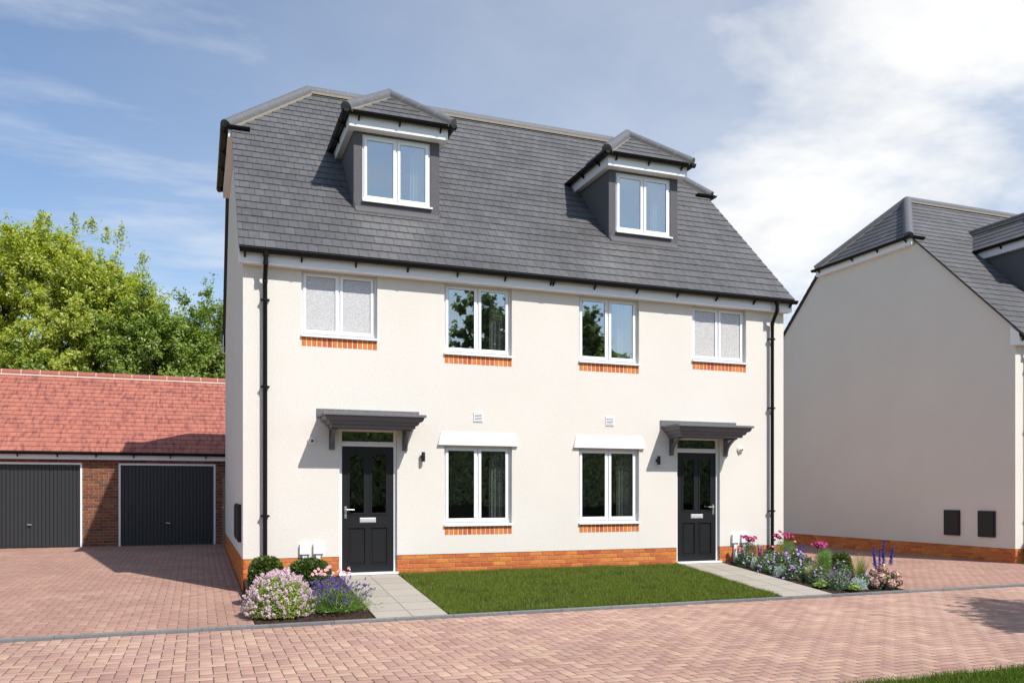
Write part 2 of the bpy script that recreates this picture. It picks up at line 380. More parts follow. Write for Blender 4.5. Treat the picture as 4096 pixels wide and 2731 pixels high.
def bracket(parent, x, y0, zt, out=.11, axis='y', sgn=-1, r=.058):
    """gutter support lug: triangular web below the gutter plus union band"""
    mb = MB(); t = .012
    if axis == 'y':
        mb.prism([(y0, zt - .065), (y0, zt - .125), (y0 + sgn * out * .75, zt - .058)], 'x', x - t, x + t)
        cy = y0 + sgn * (.012 + r)
        mb.prism([(cy + (r + .007) * math.cos(q), zt + (r + .007) * math.sin(q)) for q in [math.pi + math.pi * i / 10 for i in range(11)]], 'x', x - .018, x + .018)
    else:
        mb.prism([(y0, zt - .065), (y0, zt - .125), (y0 + sgn * out * .75, zt - .058)], 'y', x - t, x + t)
        cy = y0 + sgn * (.012 + r)
        mb.prism([(cy + (r + .007) * math.cos(q), zt + (r + .007) * math.sin(q)) for q in [math.pi + math.pi * i / 10 for i in range(11)]], 'y', x - .018, x + .018)
    return mb.build('bracket', M['black'], parent)

# ------------------------------------------------------------------ the semi-detached pair
W = 10.045
def frame_rect(mb, x0, x1, z0, z1, y0, y1, bl, br, bb, bt):
    mb.box(x0, x0 + bl, y0, y1, z0, z1); mb.box(x1 - br, x1, y0, y1, z0, z1)
    mb.box(x0 + bl, x1 - br, y0, y1, z0, z0 + bb); mb.box(x0 + bl, x1 - br, y0, y1, z1 - bt, z1)
def curtain(parent, x0, x1, z0, z1, y, mat, wl=.07, amp=.018):
    mb = MB(); n = max(6, int((x1 - x0) / .008)); pts = []
    ph = rnd.uniform(0, 6)
    for i in range(n + 1):
        x = x0 + (x1 - x0) * i / n
        pts.append((x, y + amp * math.sin(2 * math.pi * x / wl + ph) + .4 * amp * math.sin(2 * math.pi * x / (wl * .43))))
    vs = [(x, yy, z0) for x, yy in pts] + [(x * .98 + .02 * x1, yy, z1) for x, yy in pts]
    mb.add(vs, [(i, i + 1, n + 2 + i, n + 1 + i) for i in range(n)])
    return mb.build('curtain', mat, parent, smooth=True, fix=False)
def window(root, x0, x1, z0, z1, y=0.0, kind='clear', head=.07, soldier=True, left_curtain=False, sillover=.006):
    """frame in opening x0..x1, z0..z1; wall face at y; sash faces at y+.055"""
    f = MB(); frame_rect(f, x0, x1, z0, z1, y + .072, y + .125, .04, .04, .045, head)
    xm = (x0 + x1) / 2; f.box(xm - .02, xm + .02, y + .072, y + .125, z0 + .045, z1 - head)
    fr = f.build('window', M['white'], root, bevel=.003)
    for (a, b) in ((x0 + .036, xm - .014), (xm + .014, x1 - .044 - .006)):
        s = MB(); zz0, zz1 = z0 + .045 - .006, z1 - head + .012
        frame_rect(s, a, b, zz0, zz1, y + .052, y + .0715, .050, .050, .056, .048)
        so = s.build('sash', M['white'], fr, bevel=.004)
        p = MB(); g = y + .064
        p.box(a + .048, b - .048, g, g + .004, zz0 + .054, zz1 - .046)
        p.build('pane', M['frost'] if kind == 'frost' else M['glass'], fr)
        gk = MB(); frame_rect(gk, a + .0502, b - .0502, zz0 + .0562, zz1 - .0482, y + .059, y + .0635, .004, .004, .004, .004)
        gk.build('gasket', M['meter'], fr)
    s = MB(); s.prism([(y + .0715, z0 + .012), (y + .0715, z0 - .026), (y - .040, z0 - .036), (y - .040, z0 - .006)], 'x', x0 - sillover, x1 + sillover)
    s.build('sill', M['white'], fr, bevel=.004)
    if soldier:
        b = MB(); n = 15; w = (x1 - x0) / n; zb, zt = z0 - .182, z0 - .0365
        for i in range(n):
            a = x0 + i * w + .006; c = x0 + (i + 1) * w - .006; e = .002
            b.box(a, c, y - .001 - rnd.uniform(0, .002), y + .03, zb + .006, zt)
        b.box(x0, x1, y + .004, y + .03, zb, zt - .002, 1)
        b.build('brick_course', [M['brick'], M['mortar']], fr)
    if kind == 'clear':
        curtain(fr, xm + (x1 - xm) * .45, x1 - .03, z0 + .03, z1 - .05, y + .24, M['curtain'])
        if left_curtain: curtain(fr, x0 + .05, x0 + .14, z0 + .03, z1 - .05, y + .22, M['curtainb'], .05)
        else: curtain(fr, x0 + .04, x0 + .12, z0 + .03, z1 - .05, y + .24, M['curtain'], .05)
        h = MB(); h.box(xm - .075, xm - .064, y + .13, y + .15, (z0 + z1) / 2 - .06, (z0 + z1) / 2 + .06); h.build('window_handle', M['white'], fr, bevel=.003)
    else:
        bk = MB(); bk.box(x0 + .02, x1 - .02, y + .13, y + .14, z0 + .02, z1 - .02); bk.build('blind', M['curtain'], fr)
    return fr

def house(label, cat, loc, hd, front_detail=True):
    H = thing('semi_detached_house', label, cat, loc)
    ZE, ZR, YE = 5.02, 9.63, -.24
    s = (ZR - ZE) / (hd - YE); D = 2 * hd
    rz = lambda y: ZE + s * (y - YE)
    ZH = 8.0; YH = (ZH - ZE) / s + YE; XR = 1.48
    op = []
    mx = lambda a, b: (W - b, W - a)
    up = [(.87, 2.067, 3.79, 4.81, 'frost'), (3.19, 4.39, 3.645, 4.81, 'clear')]
    up += [mx(a, b) + (c, d, k) for (a, b, c, d, k) in up[::-1]]
    gr = [(3.19, 4.39, .79, 2.125)]; gr += [mx(3.19, 4.39) + (.79, 2.125)]
    dr = [(1.462, 2.393, 0, 2.35), (W - 2.393, W - 1.462, 0, 2.35)]
    ops = [u[:4] for u in up] + gr + dr
    # front wall with real reveals
    mb = MB(); xs = sorted({0, W} | {v for o in ops for v in o[:2]}); zs = sorted({.3, 5.12} | {v for o in ops for v in o[2:4] if v > .3})
    for i in range(len(xs) - 1):
        for j in range(len(zs) - 1):
            cx, cz = (xs[i] + xs[i + 1]) / 2, (zs[j] + zs[j + 1]) / 2
            if any(o[0] < cx < o[1] and o[2] < cz < o[3] for o in ops): continue
            mb.poly([(xs[i], 0, zs[j]), (xs[i + 1], 0, zs[j]), (xs[i + 1], 0, zs[j + 1]), (xs[i], 0, zs[j + 1])])
    for (a, b, c, d) in ops:
        c2 = max(c, .3); k = .16
        mb.poly([(a, 0, c2), (a, k, c2), (a, k, d), (a, 0, d)]); mb.poly([(b, 0, c2), (b, 0, d), (b, k, d), (b, k, c2)])
        mb.poly([(a, 0, d), (a, k, d), (b, k, d), (b, 0, d)])
        if c > .3: mb.poly([(a, 0, c), (b, 0, c), (b, k, c), (a, k, c)])
    yt = lambda z: (z + .07 - ZE) / s + YE
    for x in (0, W):
        mb.poly([(x, 0, .3), (x, 0, 5.12), (x, yt(5.12), 5.12), (x, yt(7.93), 7.93), (x, D - yt(7.93), 7.93), (x, D - yt(5.12), 5.12), (x, D, 5.12), (x, D, .3)])
    mb.poly([(0, D, .3), (W, D, .3), (W, D, 5.12), (0, D, 5.12)])
    # drip edge of the render above the plinth
    mb.poly([(0, 0, .3), (dr[0][0], 0, .3), (dr[0][0], .02, .3), (0, .02, .3)]); mb.poly([(dr[0][1], 0, .3), (dr[1][0], 0, .3), (dr[1][0], .02, .3), (dr[0][1], .02, .3)])
    mb.poly([(dr[1][1], 0, .3), (W, 0, .3), (W, .02, .3), (dr[1][1], .02, .3)])
    mb.build('wall', M['render'], H, fix=False)
    # plinth of real bricks, 4 mm behind the render
    mb = MB(); hol = [(a - 0, b - 0, -1, .35) for (a, b, _, _) in dr]; y0 = .012
    brick_run(mb, (0, y0, 0), (1, 0, 0), (0, -1, 0), W, .298, 7, holes=hol)
    brick_run(mb, (y0, D, 0), (0, -1, 0), (-1, 0, 0), D, .298, 7)
    brick_run(mb, (W - y0, 0, 0), (0, 1, 0), (1, 0, 0), D, .298, 7)
    for (a, b) in ((.02, dr[0][0]), (dr[0][1], dr[1][0]), (dr[1][1], W - .02)):
        mb.box(a, b, y0 + .001, y0 + .15, -.45, .296, 1)
    mb.box(y0 + .001, .1, y0 + .002, D - .01, -.45, .296, 1); mb.box(W - .1, W - y0 - .001, y0 + .002, D - .01, -.45, .296, 1)
    for (a, b, _, _) in dr: mb.box(a, b, .05, .15, -.45, -.012, 1)
    mb.box(.1, W - .1, D - .1, D, -.45, .296, 1)
    mb.build('plinth', [M['brick'], M['mortar']], H, fix=False)
    # interior: floors, cross wall
    mb = MB()
    for z in (.02, 2.44, 4.9): mb.box(.12, W - .12, .17, D - .1, z, z + .02)
    mb.box(.12, W - .12, 2.6, 2.65, .05, 4.9)
    for x in (2.7, W / 2, W - 2.7): mb.box(x - .04, x + .04, .2, 2.59, .05, 4.88)
    mb.build('interior_wall', M['room'], H)
    # roof
    DX = [(1.84, 3.35), (W - 3.35, W - 1.84)]
    Ls = math.sqrt(1 + s * s); V = (0, 1 / Ls, s / Ls); Nn = (0, -s / Ls, 1 / Ls); vl = lambda y: (y - YE) * Ls
    k = (ZR - ZH) / (XR + .15); yv = ((ZH + k * (.15 - .07)) - ZE) / s + YE
    cv = [(-.07, 0), (W + .07, 0), (W + .07, vl(yv)), (W - XR, vl(hd)), (XR, vl(hd)), (-.07, vl(yv))]
    mb = MB()
    def skip(u, v):
        y = YE + v / Ls
        return any(a + .08 < u < b - .08 for a, b in DX) and .98 < y < 2.42
    tiles(mb, (0, YE, ZE), (1, 0, 0), V, Nn, cv, .158, .235, .013, skip=skip)
    cvb = [(-p[0], p[1]) for p in cv][::-1]
    tiles(mb, (0, D - YE, ZE), (-1, 0, 0), (0, -V[1], V[2]), (0, s / Ls, 1 / Ls), cvb, .158, .235, .013)
    Lk = math.sqrt(1 + k * k)
    for sx, ox in ((1, -.15), (-1, W + .15)):
        hv = (XR + .15) * Lk
        cvh = [(YH, 0), (D - YH, 0), (hd, hv)]
        if sx > 0: tiles(mb, (ox, D, ZH), (0, -1, 0), (sx / Lk, 0, k / Lk), (-sx * k / Lk, 0, 1 / Lk), cvh, .158, .235, .013)
        else: tiles(mb, (ox, 0, ZH), (0, 1, 0), (sx / Lk, 0, k / Lk), (-sx * k / Lk, 0, 1 / Lk), cvh, .158, .235, .013)
    # deck (with holes where the dormers open)
    e = .002; xs = [-.07, DX[0][0] + .02, DX[0][1] - .02, DX[1][0] + .02, DX[1][1] - .02, W + .07]
    for i in range(5):
        rng_v = [(0, vl(hd))] if i % 2 == 0 else [(0, vl(.92)), (vl(2.48), vl(hd))]
        for (v0, v1) in rng_v:
            pl = clip_convex([(xs[i], v0), (xs[i + 1], v0), (xs[i + 1], v1), (xs[i], v1)], cv)
            if pl: mb.slab([(u, YE + v / Ls, ZE + s * v / Ls - e) for u, v in pl], (0, 0, -.045), 1)
    mb.slab([(u, D - YE - v / Ls, ZE + s * v / Ls - e) for u, v in cv], (0, 0, -.045), 1)
    mb.slab([(-.15, YH, ZH - e), (-.15, D - YH, ZH - e), (XR, hd, ZR - e)], (0, 0, -.04), 1)
    mb.slab([(W + .15, YH, ZH - e), (W + .15, D - YH, ZH - e), (W - XR, hd, ZR - e)], (0, 0, -.04), 1)
    roof = mb.build('roof', [M['slate'], M['slatedark']], H, fix=False)
    mr = MB()
    def rr(name, a, b, **kw):
        o, m = ridge_run(name, roof, a, b, **kw); n0 = len(mr.v); mr.v += m.v; mr.f += [[i + n0 for i in f] for f in m.f]; mr.m += m.m; return o
    rr('ridge', (XR, hd, ZR + .01), (W - XR, hd, ZR + .01))
    for x0, x1 in ((-.17, XR + .03), (W + .17, W - XR - .03)):
        for yy in (YH - .02, D - YH + .02):
            rr('hip', (x0, yy, ZH + .0), (x1, hd, ZR + .015))
    mr.build('ridge_mortar', M['bed'], roof, fix=False)
    # eaves
    mb = MB(); mb.box(-.06, W + .08, -.15, -.132, 4.80, 4.985); mb.box(-.06, W + .08, -.1318, .0, 4.80, 4.815)
    for x in (-.06, W + .062): mb.prism([(-.1318, 4.8155), (.08, 4.8155), (.08, 5.24), (-.1318, 5.06)], 'x', x, x + .018)
    mb.build('eaves_box', M['fascia'], H, bevel=.002)
    mb = MB(); mb.box(-.06, W + .08, D + .132, D + .15, 4.80, 4.985); mb.box(-.06, W + .08, D, D + .1318, 4.80, 4.815)
    for x in (-.06, W + .062): mb.prism([(D + .1318, 4.8155), (D - .08, 4.8155), (D - .08, 5.24), (D + .1318, 5.06)], 'x', x, x + .018)
    mb.build('eaves_box', M['fascia'], H)
    mb = MB(); gutter(mb, (-.06, -.221, 4.995), (W + .13, -.221, 4.995)); g = mb.build('gutter', M['black'], H, fix=False)
    n = 12
    for i in range(n + 1): bracket(g, .02 + i * (W - .0) / n, -.152, 4.995)
    bracket(g, W / 2 + .07, -.152, 4.995)
    mb = MB(); gutter(mb, (-.06, D + .221, 4.995), (W + .1, D + .221, 4.995)); mb.build('gutter', M['black'], H, fix=False)
    # hip eaves, both gables
    for sx, xw in ((-1, 0), (1, W)):
        X = lambda d: xw + sx * d
        a, b = sorted((X(.11), X(.128)))
        mb = MB(); mb.box(a, b, YH - .06, D - YH + .06, 7.79, 7.99); a, b = sorted((X(.0), X(.1098))); mb.box(a, b, YH - .06, D - YH + .06, 7.79, 7.805)
        for yy in (YH - .06, D - YH + .045): mb.box(a, b, yy, yy + .015, 7.8055, 7.98)
        mb.build('hip_fascia', M['fascia'], H, bevel=.002)
        mb = MB(); gx = X(.20)
        gutter(mb, (gx, YH - .14, 7.985), (gx, D - YH + .14, 7.985))
        xe = xw - sx * .25
        gutter(mb, (gx, YH - .085, 7.985), (xe, YH - .085, 7.985)); gutter(mb, (gx, D - YH + .085, 7.985), (xe, D - YH + .085, 7.985))
        hg = mb.build('hip_gutter', M['black'], H, fix=False)
        for yy in (YH + .1, YH + 1.05, YH + 1.95, D - YH - .1): bracket(hg, yy, X(.13), 7.985, axis='x', sgn=sx)
    # downpipes
    for xx in (.32, W - .32):
        mb = MB(); mb.tube([(xx, -.221, 4.95), (xx, -.221, 4.80), (xx, -.20, 4.76), (xx, -.09, 4.60), (xx, -.072, 4.56), (xx, -.072, -.2)], .034, 14)
        for z in (4.80, 4.56): mb.tube([(xx, -.221 if z > 4.7 else -.072, z + .02), (xx, -.221 if z > 4.7 else -.072, z - .03)], .040, 14)
        mb.tube([(xx, -.221, 4.97), (xx, -.221, 4.90)], [.05, .042], 14)
        d = mb.build('downpipe', M['black'], H, smooth=True)
        for z in (.96, 2.94, 4.27):
            c = MB(); c.tube([(xx, -.072, z - .02), (xx, -.072, z + .02)], .041, 14); c.box(xx - .068, xx + .068, -.082, -.062, z - .014, z + .014)
            c.box(xx - .062, xx - .046, -.07, 0, z - .010, z + .010); c.box(xx + .046, xx + .062, -.07, 0, z - .010, z + .010)
            c.build('clip', M['black'], d, bevel=.002)
    # windows
    for (a, b, c, d, kd) in up: window(H, a, b, c, d, 0, kd, head=.055)
    for (a, b, c, d) in gr:
        window(H, a, b, c, d, 0, 'clear', left_curtain=True)
        m = MB(); p = .045
        m.add([(a - .115, -p, 2.105), (b + .10, -p, 2.105), (b + .10, -p, 2.117), (a - .115, -p, 2.117), (a - .055, -.010, 2.325), (b + .063, -.010, 2.325), (a - .115, -.0, 2.105), (b + .10, -.0, 2.105), (a - .055, -.0, 2.325), (b + .063, -.0, 2.325)],
              [(0, 1, 2, 3), (3, 2, 5, 4), (4, 5, 9, 8), (0, 6, 7, 1), (0, 3, 4, 8, 6), (1, 7, 9, 5, 2)])
        m.build('window_hood', M['hood'], H, bevel=.003)
    # doors
    for side in (0, 1):
        fx = (lambda x: x) if side == 0 else (lambda x: W - x)
        def B(mb, a, b, *r):
            a, b = sorted((fx(a), fx(b))); mb.box(a, b, *r)
        f = MB(); B(f, 1.462, 1.510, .058, .12, .035, 2.35); B(f, 2.347, 2.393, .058, .12, .035, 2.35); B(f, 1.510, 2.347, .058, .12, 2.060, 2.138); B(f, 1.510, 2.347, .058, .12, 2.298, 2.35)
        B(f, 1.462, 2.393, .05, .0578, 2.082, 2.100)
        fr = f.build('door_frame', M['white'], H, bevel=.004)
        t = MB(); B(t, 1.445, 2.41, -.05, .13, 0.0, .034); t.build('threshold', M['white'], fr, bevel=.006)
        g = MB(); B(g, 1.508, 2.349, .085, .09, 2.134, 2.302); g.build('transom_pane', M['glassd'], fr)
        L0 = 1.512; l = MB(); pan = [(.098, .372), (.458, .733)]; zu = (.968, 1.954); zl = (.155, .755)
        yf, yb = .066, .108
        xs_ = [0, .098, .372, .458, .733, .833]; zs_ = [.037, .155, .755, .968, 1.954, 2.056]
        for i in range(5):
            for j in range(5):
                if i in (1, 3) and j in (1, 3): continue
                B(l, L0 + xs_[i], L0 + xs_[i + 1], yf, yb, zs_[j], zs_[j + 1])
        for (a, b) in pan:
            B(l, L0 + a, L0 + b, yf + .014, yb, *zl)      # recessed lower panel
            B(l, L0 + a + .035, L0 + b - .035, yf + .006, yb, zl[0] + .035, zl[1] - .035)
            for (p0, p1, q0, q1) in ((a - .006, a + .022, zu[0] - .006, zu[1] + .006), (b - .022, b + .006, zu[0] - .006, zu[1] + .006), (a + .022, b - .022, zu[0] - .006, zu[0] + .022), (a + .022, b - .022, zu[1] - .022, zu[1] + .006)):
                B(l, L0 + p0, L0 + p1, yf - .008, yf + .02, q0, q1)
            for (p0, p1, q0, q1) in ((a - .004, a + .006, zl[0], zl[1]), (b - .006, b + .004, zl[0], zl[1]), (a + .006, b - .006, zl[0] - .004, zl[0] + .006), (a + .006, b - .006, zl[1] - .006, zl[1] + .004)):
                B(l, L0 + p0, L0 + p1, yf - .004, yf + .01, q0, q1)
        dl = l.build('front_door', M['door'], H)
        for (a, b) in pan:
            g = MB(); B(g, L0 + a + .01, L0 + b - .01, .084, .088, zu[0] + .01, zu[1] - .01); g.build('door_pane', M['glassd'], dl)
        p = MB(); B(p, L0 + .284, L0 + .545, .060, .067, .832, .912); B(p, L0 + .292, L0 + .537, .054, .061, .842, .902); p.build('letter_plate', M['plate'], dl, bevel=.003)
        h = MB(); B(h, L0 + .036, L0 + .076, .058, .067, .905, 1.09); h.tube([(fx(L0 + .056), .066, 1.045), (fx(L0 + .056), .02, 1.045), (fx(L0 + .065), .015, 1.045), (fx(L0 + .19), .015, 1.043)], .009, 10)
        h.tube([(fx(L0 + .056), .056, .955), (fx(L0 + .056), .066, .955)], .008, 8)
        h.build('door_handle', M['metal'], dl, bevel=.002)
        # canopy
        cx = fx(1.93); c = MB()
        prof = [(.0, 2.535), (.0, 2.497), (.028, 2.497), (.030, 2.480)] + [(.030 + .055 * math.sin(t), 2.480 - .062 * (1 - math.cos(t)) * 1.0) for t in [math.pi / 2 * i / 5 for i in range(1, 6)]][::1]
        # cyma: hollow then round
        prof = [(.030, 2.496), (.030, 2.478)]
        for i in range(1, 7):
            t = math.pi / 2 * i / 6; prof.append((.030 + .058 * (1 - math.cos(t)) + .004, 2.478 - .058 * math.sin(t)))
        prof.append((.094, 2.416))
        for i in range(1, 7):
            t = math.pi / 2 * i / 6; prof.append((.094 + .046 * (1 - math.cos(t)), 2.416 - .050 * math.sin(t)))
        prof += [(.146, 2.366), (.146, 2.325)]
        hw, dp = .80, .60; rows = []
        for (i, z) in prof: rows.append([(cx - hw + i, 0, z), (cx - hw + i, -dp + i, z), (cx + hw - i, -dp + i, z), (cx + hw - i, 0, z)])
        vs = [q for r in rows for q in r]; fs = []
        for r in range(len(rows) - 1):
            for q in range(3): fs.append((r * 4 + q, r * 4 + q + 1, (r + 1) * 4 + q + 1, (r + 1) * 4 + q))
        fs.append(tuple((len(rows) - 1) * 4 + q for q in range(4)))
        c.add(vs, fs); cn = c.build('door_canopy', M['canopy'], H, fix=False)
        sl = MB(); sl.box(cx - hw, cx + hw, -dp, -.0, 2.497, 2.537); sl.build('canopy_top', M['lead'], cn, bevel=.004)
        fl = MB(); fl.box(cx - .828, cx + .828, -.013, -.0, 2.537, 2.640); fl.box(cx - .828, cx - hw - .001, -.013, 0, 2.484, 2.537); fl.build('flashing', M['lead'], cn, bevel=.002)
        for sg in (-1, 1):
            bx = cx + sg * .59; b = MB()
            b.box(bx - .042, bx + .042, -.030, 0, 1.998, 2.322)
            b.box(bx - .042, bx + .042, -.32, -.0302, 2.298, 2.322)
            pts = []
            for i in range(9):
                t = i / 8; pts.append((-.03 - .24 * t ** 1.9, 2.07 + .228 * t))
            out = pts + [(y + .0, z) for y, z in []]
            inner = [(y - .05 + .012 * i / 8, z - .035) for i, (y, z) in enumerate(pts)]
            pf = [(p[0] + .028, p[1]) for p in pts] + [(p[0] - .030, p[1]) for p in pts[::-1]]
            pf = [(min(a_, -.0305), z_) for a_, z_ in pf]
            b.prism(pf, 'x', bx - .026, bx + .026)
            b.build('canopy_bracket', M['canopy'], cn)
    # air vents
    for vx in (3.70, W - 3.864):
        v = MB(); v.box(vx, vx + .164, -.012, 0, 2.508, 2.524); v.box(vx, vx + .164, -.012, 0, 2.654, 2.670); v.box(vx, vx + .016, -.012, 0, 2.524, 2.654); v.box(vx + .148, vx + .164, -.012, 0, 2.524, 2.654)
        v.box(vx + .016, vx + .148, -.002, -.0005, 2.524, 2.654, 1)
        for i in range(5):
            z = 2.530 + i * .0255; v.prism([(-.018, z), (-.003, z + .014), (-.003, z + .018), (-.018, z + .006)], 'x', vx + .016, vx + .148)
        v.build('air_vent', [M['white'], M['meter']], H)
    # dormers
    for cx in (2.595, W - 2.595):
        dorm(H, cx, ZE, YE, s)
    return H

def dorm(H, cx, ZE, YE, s):
    x0, x1 = cx - .755, cx + .755; y = .88; wz = lambda yy: ZE + s * (yy - YE)
    wa, wb, wz0, wz1 = cx - .605, cx + .59, 6.315, 7.445
    mb = MB(); th = .10
    mb.box(x0, wa, y, y + th, 6.10, 7.49); mb.box(wb, x1, y, y + th, 6.10, 7.49)
    mb.box(wa, wb, y + .0005, y + th, 6.10, wz0); mb.box(wa, wb, y + .0, y + th, wz1, 7.49)
    for (a, b) in ((x0, x0 + .06), (x1 - .06, x1)):
        mb.prism([(y + th, 6.0), (y + th, 7.488), (2.7, 7.488)], 'x', a + .001, b - .001)
    D = mb.build('dormer', M['drend'], H)
    ap = MB(); ap.box(x0 + .02, x1 - .02, y - .012, y - .0005, 6.10, wz0 - .035); ap.prism([(y - .012, 6.20), (y - .012, 6.05), (y - .075, 6.085), (y - .075, 6.11), (y - .03, 6.16)], 'x', x0 + .02, x1 - .02); ap.build('apron_flashing', M['drend'], D)
    # inner lining
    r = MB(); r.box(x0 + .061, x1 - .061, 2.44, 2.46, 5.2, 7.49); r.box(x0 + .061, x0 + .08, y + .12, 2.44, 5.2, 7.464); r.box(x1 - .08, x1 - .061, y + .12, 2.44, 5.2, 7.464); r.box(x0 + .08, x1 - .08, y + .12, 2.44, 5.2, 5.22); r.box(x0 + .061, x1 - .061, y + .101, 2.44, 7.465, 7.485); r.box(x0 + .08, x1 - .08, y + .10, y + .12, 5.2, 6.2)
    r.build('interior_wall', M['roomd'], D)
    f = MB(); frame_rect(f, wa, wb, wz0, wz1, y + .02, y + .075, .04, .04, .045, .07); xm = (wa + wb) / 2; f.box(xm - .02, xm + .02, y + .02, y + .075, wz0 + .045, wz1 - .07)
    f.build('window_frame', M['white'], D, bevel=.003)
    for (a, b) in ((wa + .03, xm - .014), (xm + .014, wb - .04)):
        z0, z1 = wz0 + .03, wz1 - .045; sb = MB(); frame_rect(sb, a, b, z0, z1, y + .0, y + .0195, .050, .050, .056, .048); sb.build('sash', M['white'], D, bevel=.004)
        p = MB(); p.box(a + .048, b - .048, y + .012, y + .016, z0 + .054, z1 - .046); p.build('pane', M['glass'], D)
        gk = MB(); frame_rect(gk, a + .0502, b - .0502, z0 + .0562, z1 - .0482, y + .007, y + .0115, .004, .004, .004, .004); gk.build('gasket', M['meter'], D)
    sl = MB(); sl.prism([(y + .0195, wz0 + .010), (y + .0195, wz0 - .026), (y - .06, wz0 - .036), (y - .06, wz0 - .006)], 'x', wa - .01, wb + .03); sl.build('sill', M['white'], D, bevel=.004)
    curtain(D, xm + .28, wb - .05, wz0 - .05, wz1 - .02, y + .2, M['curtain']); curtain(D, wa + .05, wa + .13, wz0 - .05, wz1 - .02, y + .2, M['curtain'], .05)
    # eaves
    ex0, ex1, ey = cx - .86, cx + .86, .70
    m = MB(); m.box(ex0, ex1, ey, ey + .018, 7.475, 7.665); m.box(ex0, ex0 + .018, ey + .0182, 2.75, 7.475, 7.665); m.box(ex1 - .018, ex1, ey + .0182, 2.75, 7.475, 7.665)
    m.box(ex0 + .018, ex1 - .018, ey + .0182, y - .0002, 7.475, 7.489); m.box(ex0 + .018, x0 - .0002, y, 2.75, 7.475, 7.489); m.box(x1 + .0002, ex1 - .018, y, 2.75, 7.475, 7.489)
    m.box(ex0 + .018, ex1 - .018, ey + .02, ey + .04, 7.4895, 7.66)
    m.build('dormer_fascia', M['fascia'], D, bevel=.002)
    g = MB(); gz = 7.70; o = .068
    gutter(g, (ex0 - .13, ey - o, gz), (ex1 + .13, ey - o, gz))
    for xx in (ex0 - o, ex1 + o): gutter(g, (xx, ey - .13, gz), (xx, 2.62, gz))
    go = g.build('dormer_gutter', M['black'], D, fix=False)
    for xx in (cx - .70, cx, cx + .72): 
        b = bracket(D, xx, ey - .001, gz)
    for sg, xx in ((-1, ex0 - .001), (1, ex1 + .001)):
        for yy in (1.05, 1.75): bracket(D, yy, xx, gz, axis='x', sgn=sg)
    # hipped roof
    a0, a1, b0, ze, zr = cx - .91, cx + .91, .64, 7.72, 8.49
    hw = .91; k = (zr - ze) / hw; Lk = math.sqrt(1 + k * k); ya = b0 + hw; yb = (zr - ZE) / s + YE
    rf = MB()
    tiles(rf, (cx, b0, ze), (1, 0, 0), (0, 1 / Lk, k / Lk), (0, -k / Lk, 1 / Lk), [(-hw, 0), (hw, 0), (0, hw * Lk)], .158, .235, .012)
    ye = (ze - ZE) / s + YE
    cvl = [(b0, 0), (ye, 0), (yb, hw * Lk), (ya, hw * Lk)]
    tiles(rf, (a1, 0, ze), (0, 1, 0), (-1 / Lk, 0, k / Lk), (k / Lk, 0, 1 / Lk), cvl, .158, .235, .012)
    tiles(rf, (a0, 0, ze), (0, -1, 0), (1 / Lk, 0, k / Lk), (-k / Lk, 0, 1 / Lk), [(-u, v) for u, v in cvl][::-1], .158, .235, .012)
    e = .002
    rf.slab([(a0, b0, ze - e), (a1, b0, ze - e), (cx, ya, zr - e)], (0, 0, -.03), 1)
    rf.slab([(a1, b0, ze - e), (a1, ye + .05, ze - e), (cx, yb + .05, zr - e), (cx, ya, zr - e)], (0, 0, -.03), 1)
    rf.slab([(a0, b0, ze - e), (cx, ya, zr - e), (cx, yb + .05, zr - e), (a0, ye + .05, ze - e)], (0, 0, -.03), 1)
    rf.build('dormer_roof', [M['slate'], M['slatedark']], D, fix=False)
    mr = MB()
    for a, b in (((a0 - .02, b0 - .02, ze + .01), (cx, ya + .02, zr + .02)), ((a1 + .02, b0 - .02, ze + .01), (cx, ya + .02, zr + .02)), ((cx, ya - .03, zr + .015), (cx, yb + .05, zr + .015))):
        o, m = ridge_run('dormer_ridge', D, a, b, r=.10, seg=.40); n0 = len(mr.v); mr.v += m.v; mr.f += [[i + n0 for i in f] for f in m.f]; mr.m += m.m
    mr.build('ridge_mortar', M['bed'], D, fix=False)

HX = 16.286
house('cream rendered pair of houses with two dormers and two black front doors', 'house', (0, 0, 0), 4.37)
house('grey shaded neighbouring house at the right edge with blank gable wall', 'house', (HX, 0, -.235), 4.49)

# mounted fittings
def wall_lamp(x, label):
    t = thing('wall_lamp', label, 'wall lamp', (x, 0, 1.903), 'black wall lamps beside the front doors')
    m = MB(); m.tube([(0, -.062, -.078), (0, -.062, -.074), (0, -.062, .074), (0, -.062, .078)], [.028, .030, .030, .028], 16); m.tube([(0, -.062, -.03), (0, -.062, -.022)], .0315, 16); m.build('shade', M['door'], t, smooth=True)
    m = MB(); m.tube([(0, -.035, 0), (0, 0, 0)], [.018, .030], 12); m.build('mount', M['door'], t, smooth=True)
wall_lamp(2.815, 'black tube wall lamp between the left door and the left downstairs window')
wall_lamp(W - 2.815, 'black tube wall lamp between the right downstairs window and the right door')
def camera_thing(x, label, aim):
    t = thing('security_camera', label, 'security camera', (x, 0, 2.128), 'dome cameras beside the doors')
    m = MB(); m.tube([(0, 0, 0), (0, -.018, 0), (0, -.03, 0)], [.068, .068, .056], 22); m.build('base', M['camwhite'], t, smooth=True)
    a = Vector(aim).normalized(); c = Vector((0, -.040, 0)); m = MB()
    m.tube([c - a * .028, c - a * .02, c, c + a * .018, c + a * .028], [.012, .024, .031, .027, .022], 18); m.build('eyeball', M['camwhite'], t, smooth=True)
    m = MB(); m.tube([c + a * .027, c + a * .031], [.0205, .0195], 18); m.tube([c + a * .031, c + a * .034], [.012, .010], 14); m.build('lens', M['meter'], t, smooth=True)
camera_thing(1.033, 'white dome security camera left of the left door canopy', (-.15, -1, -.1))
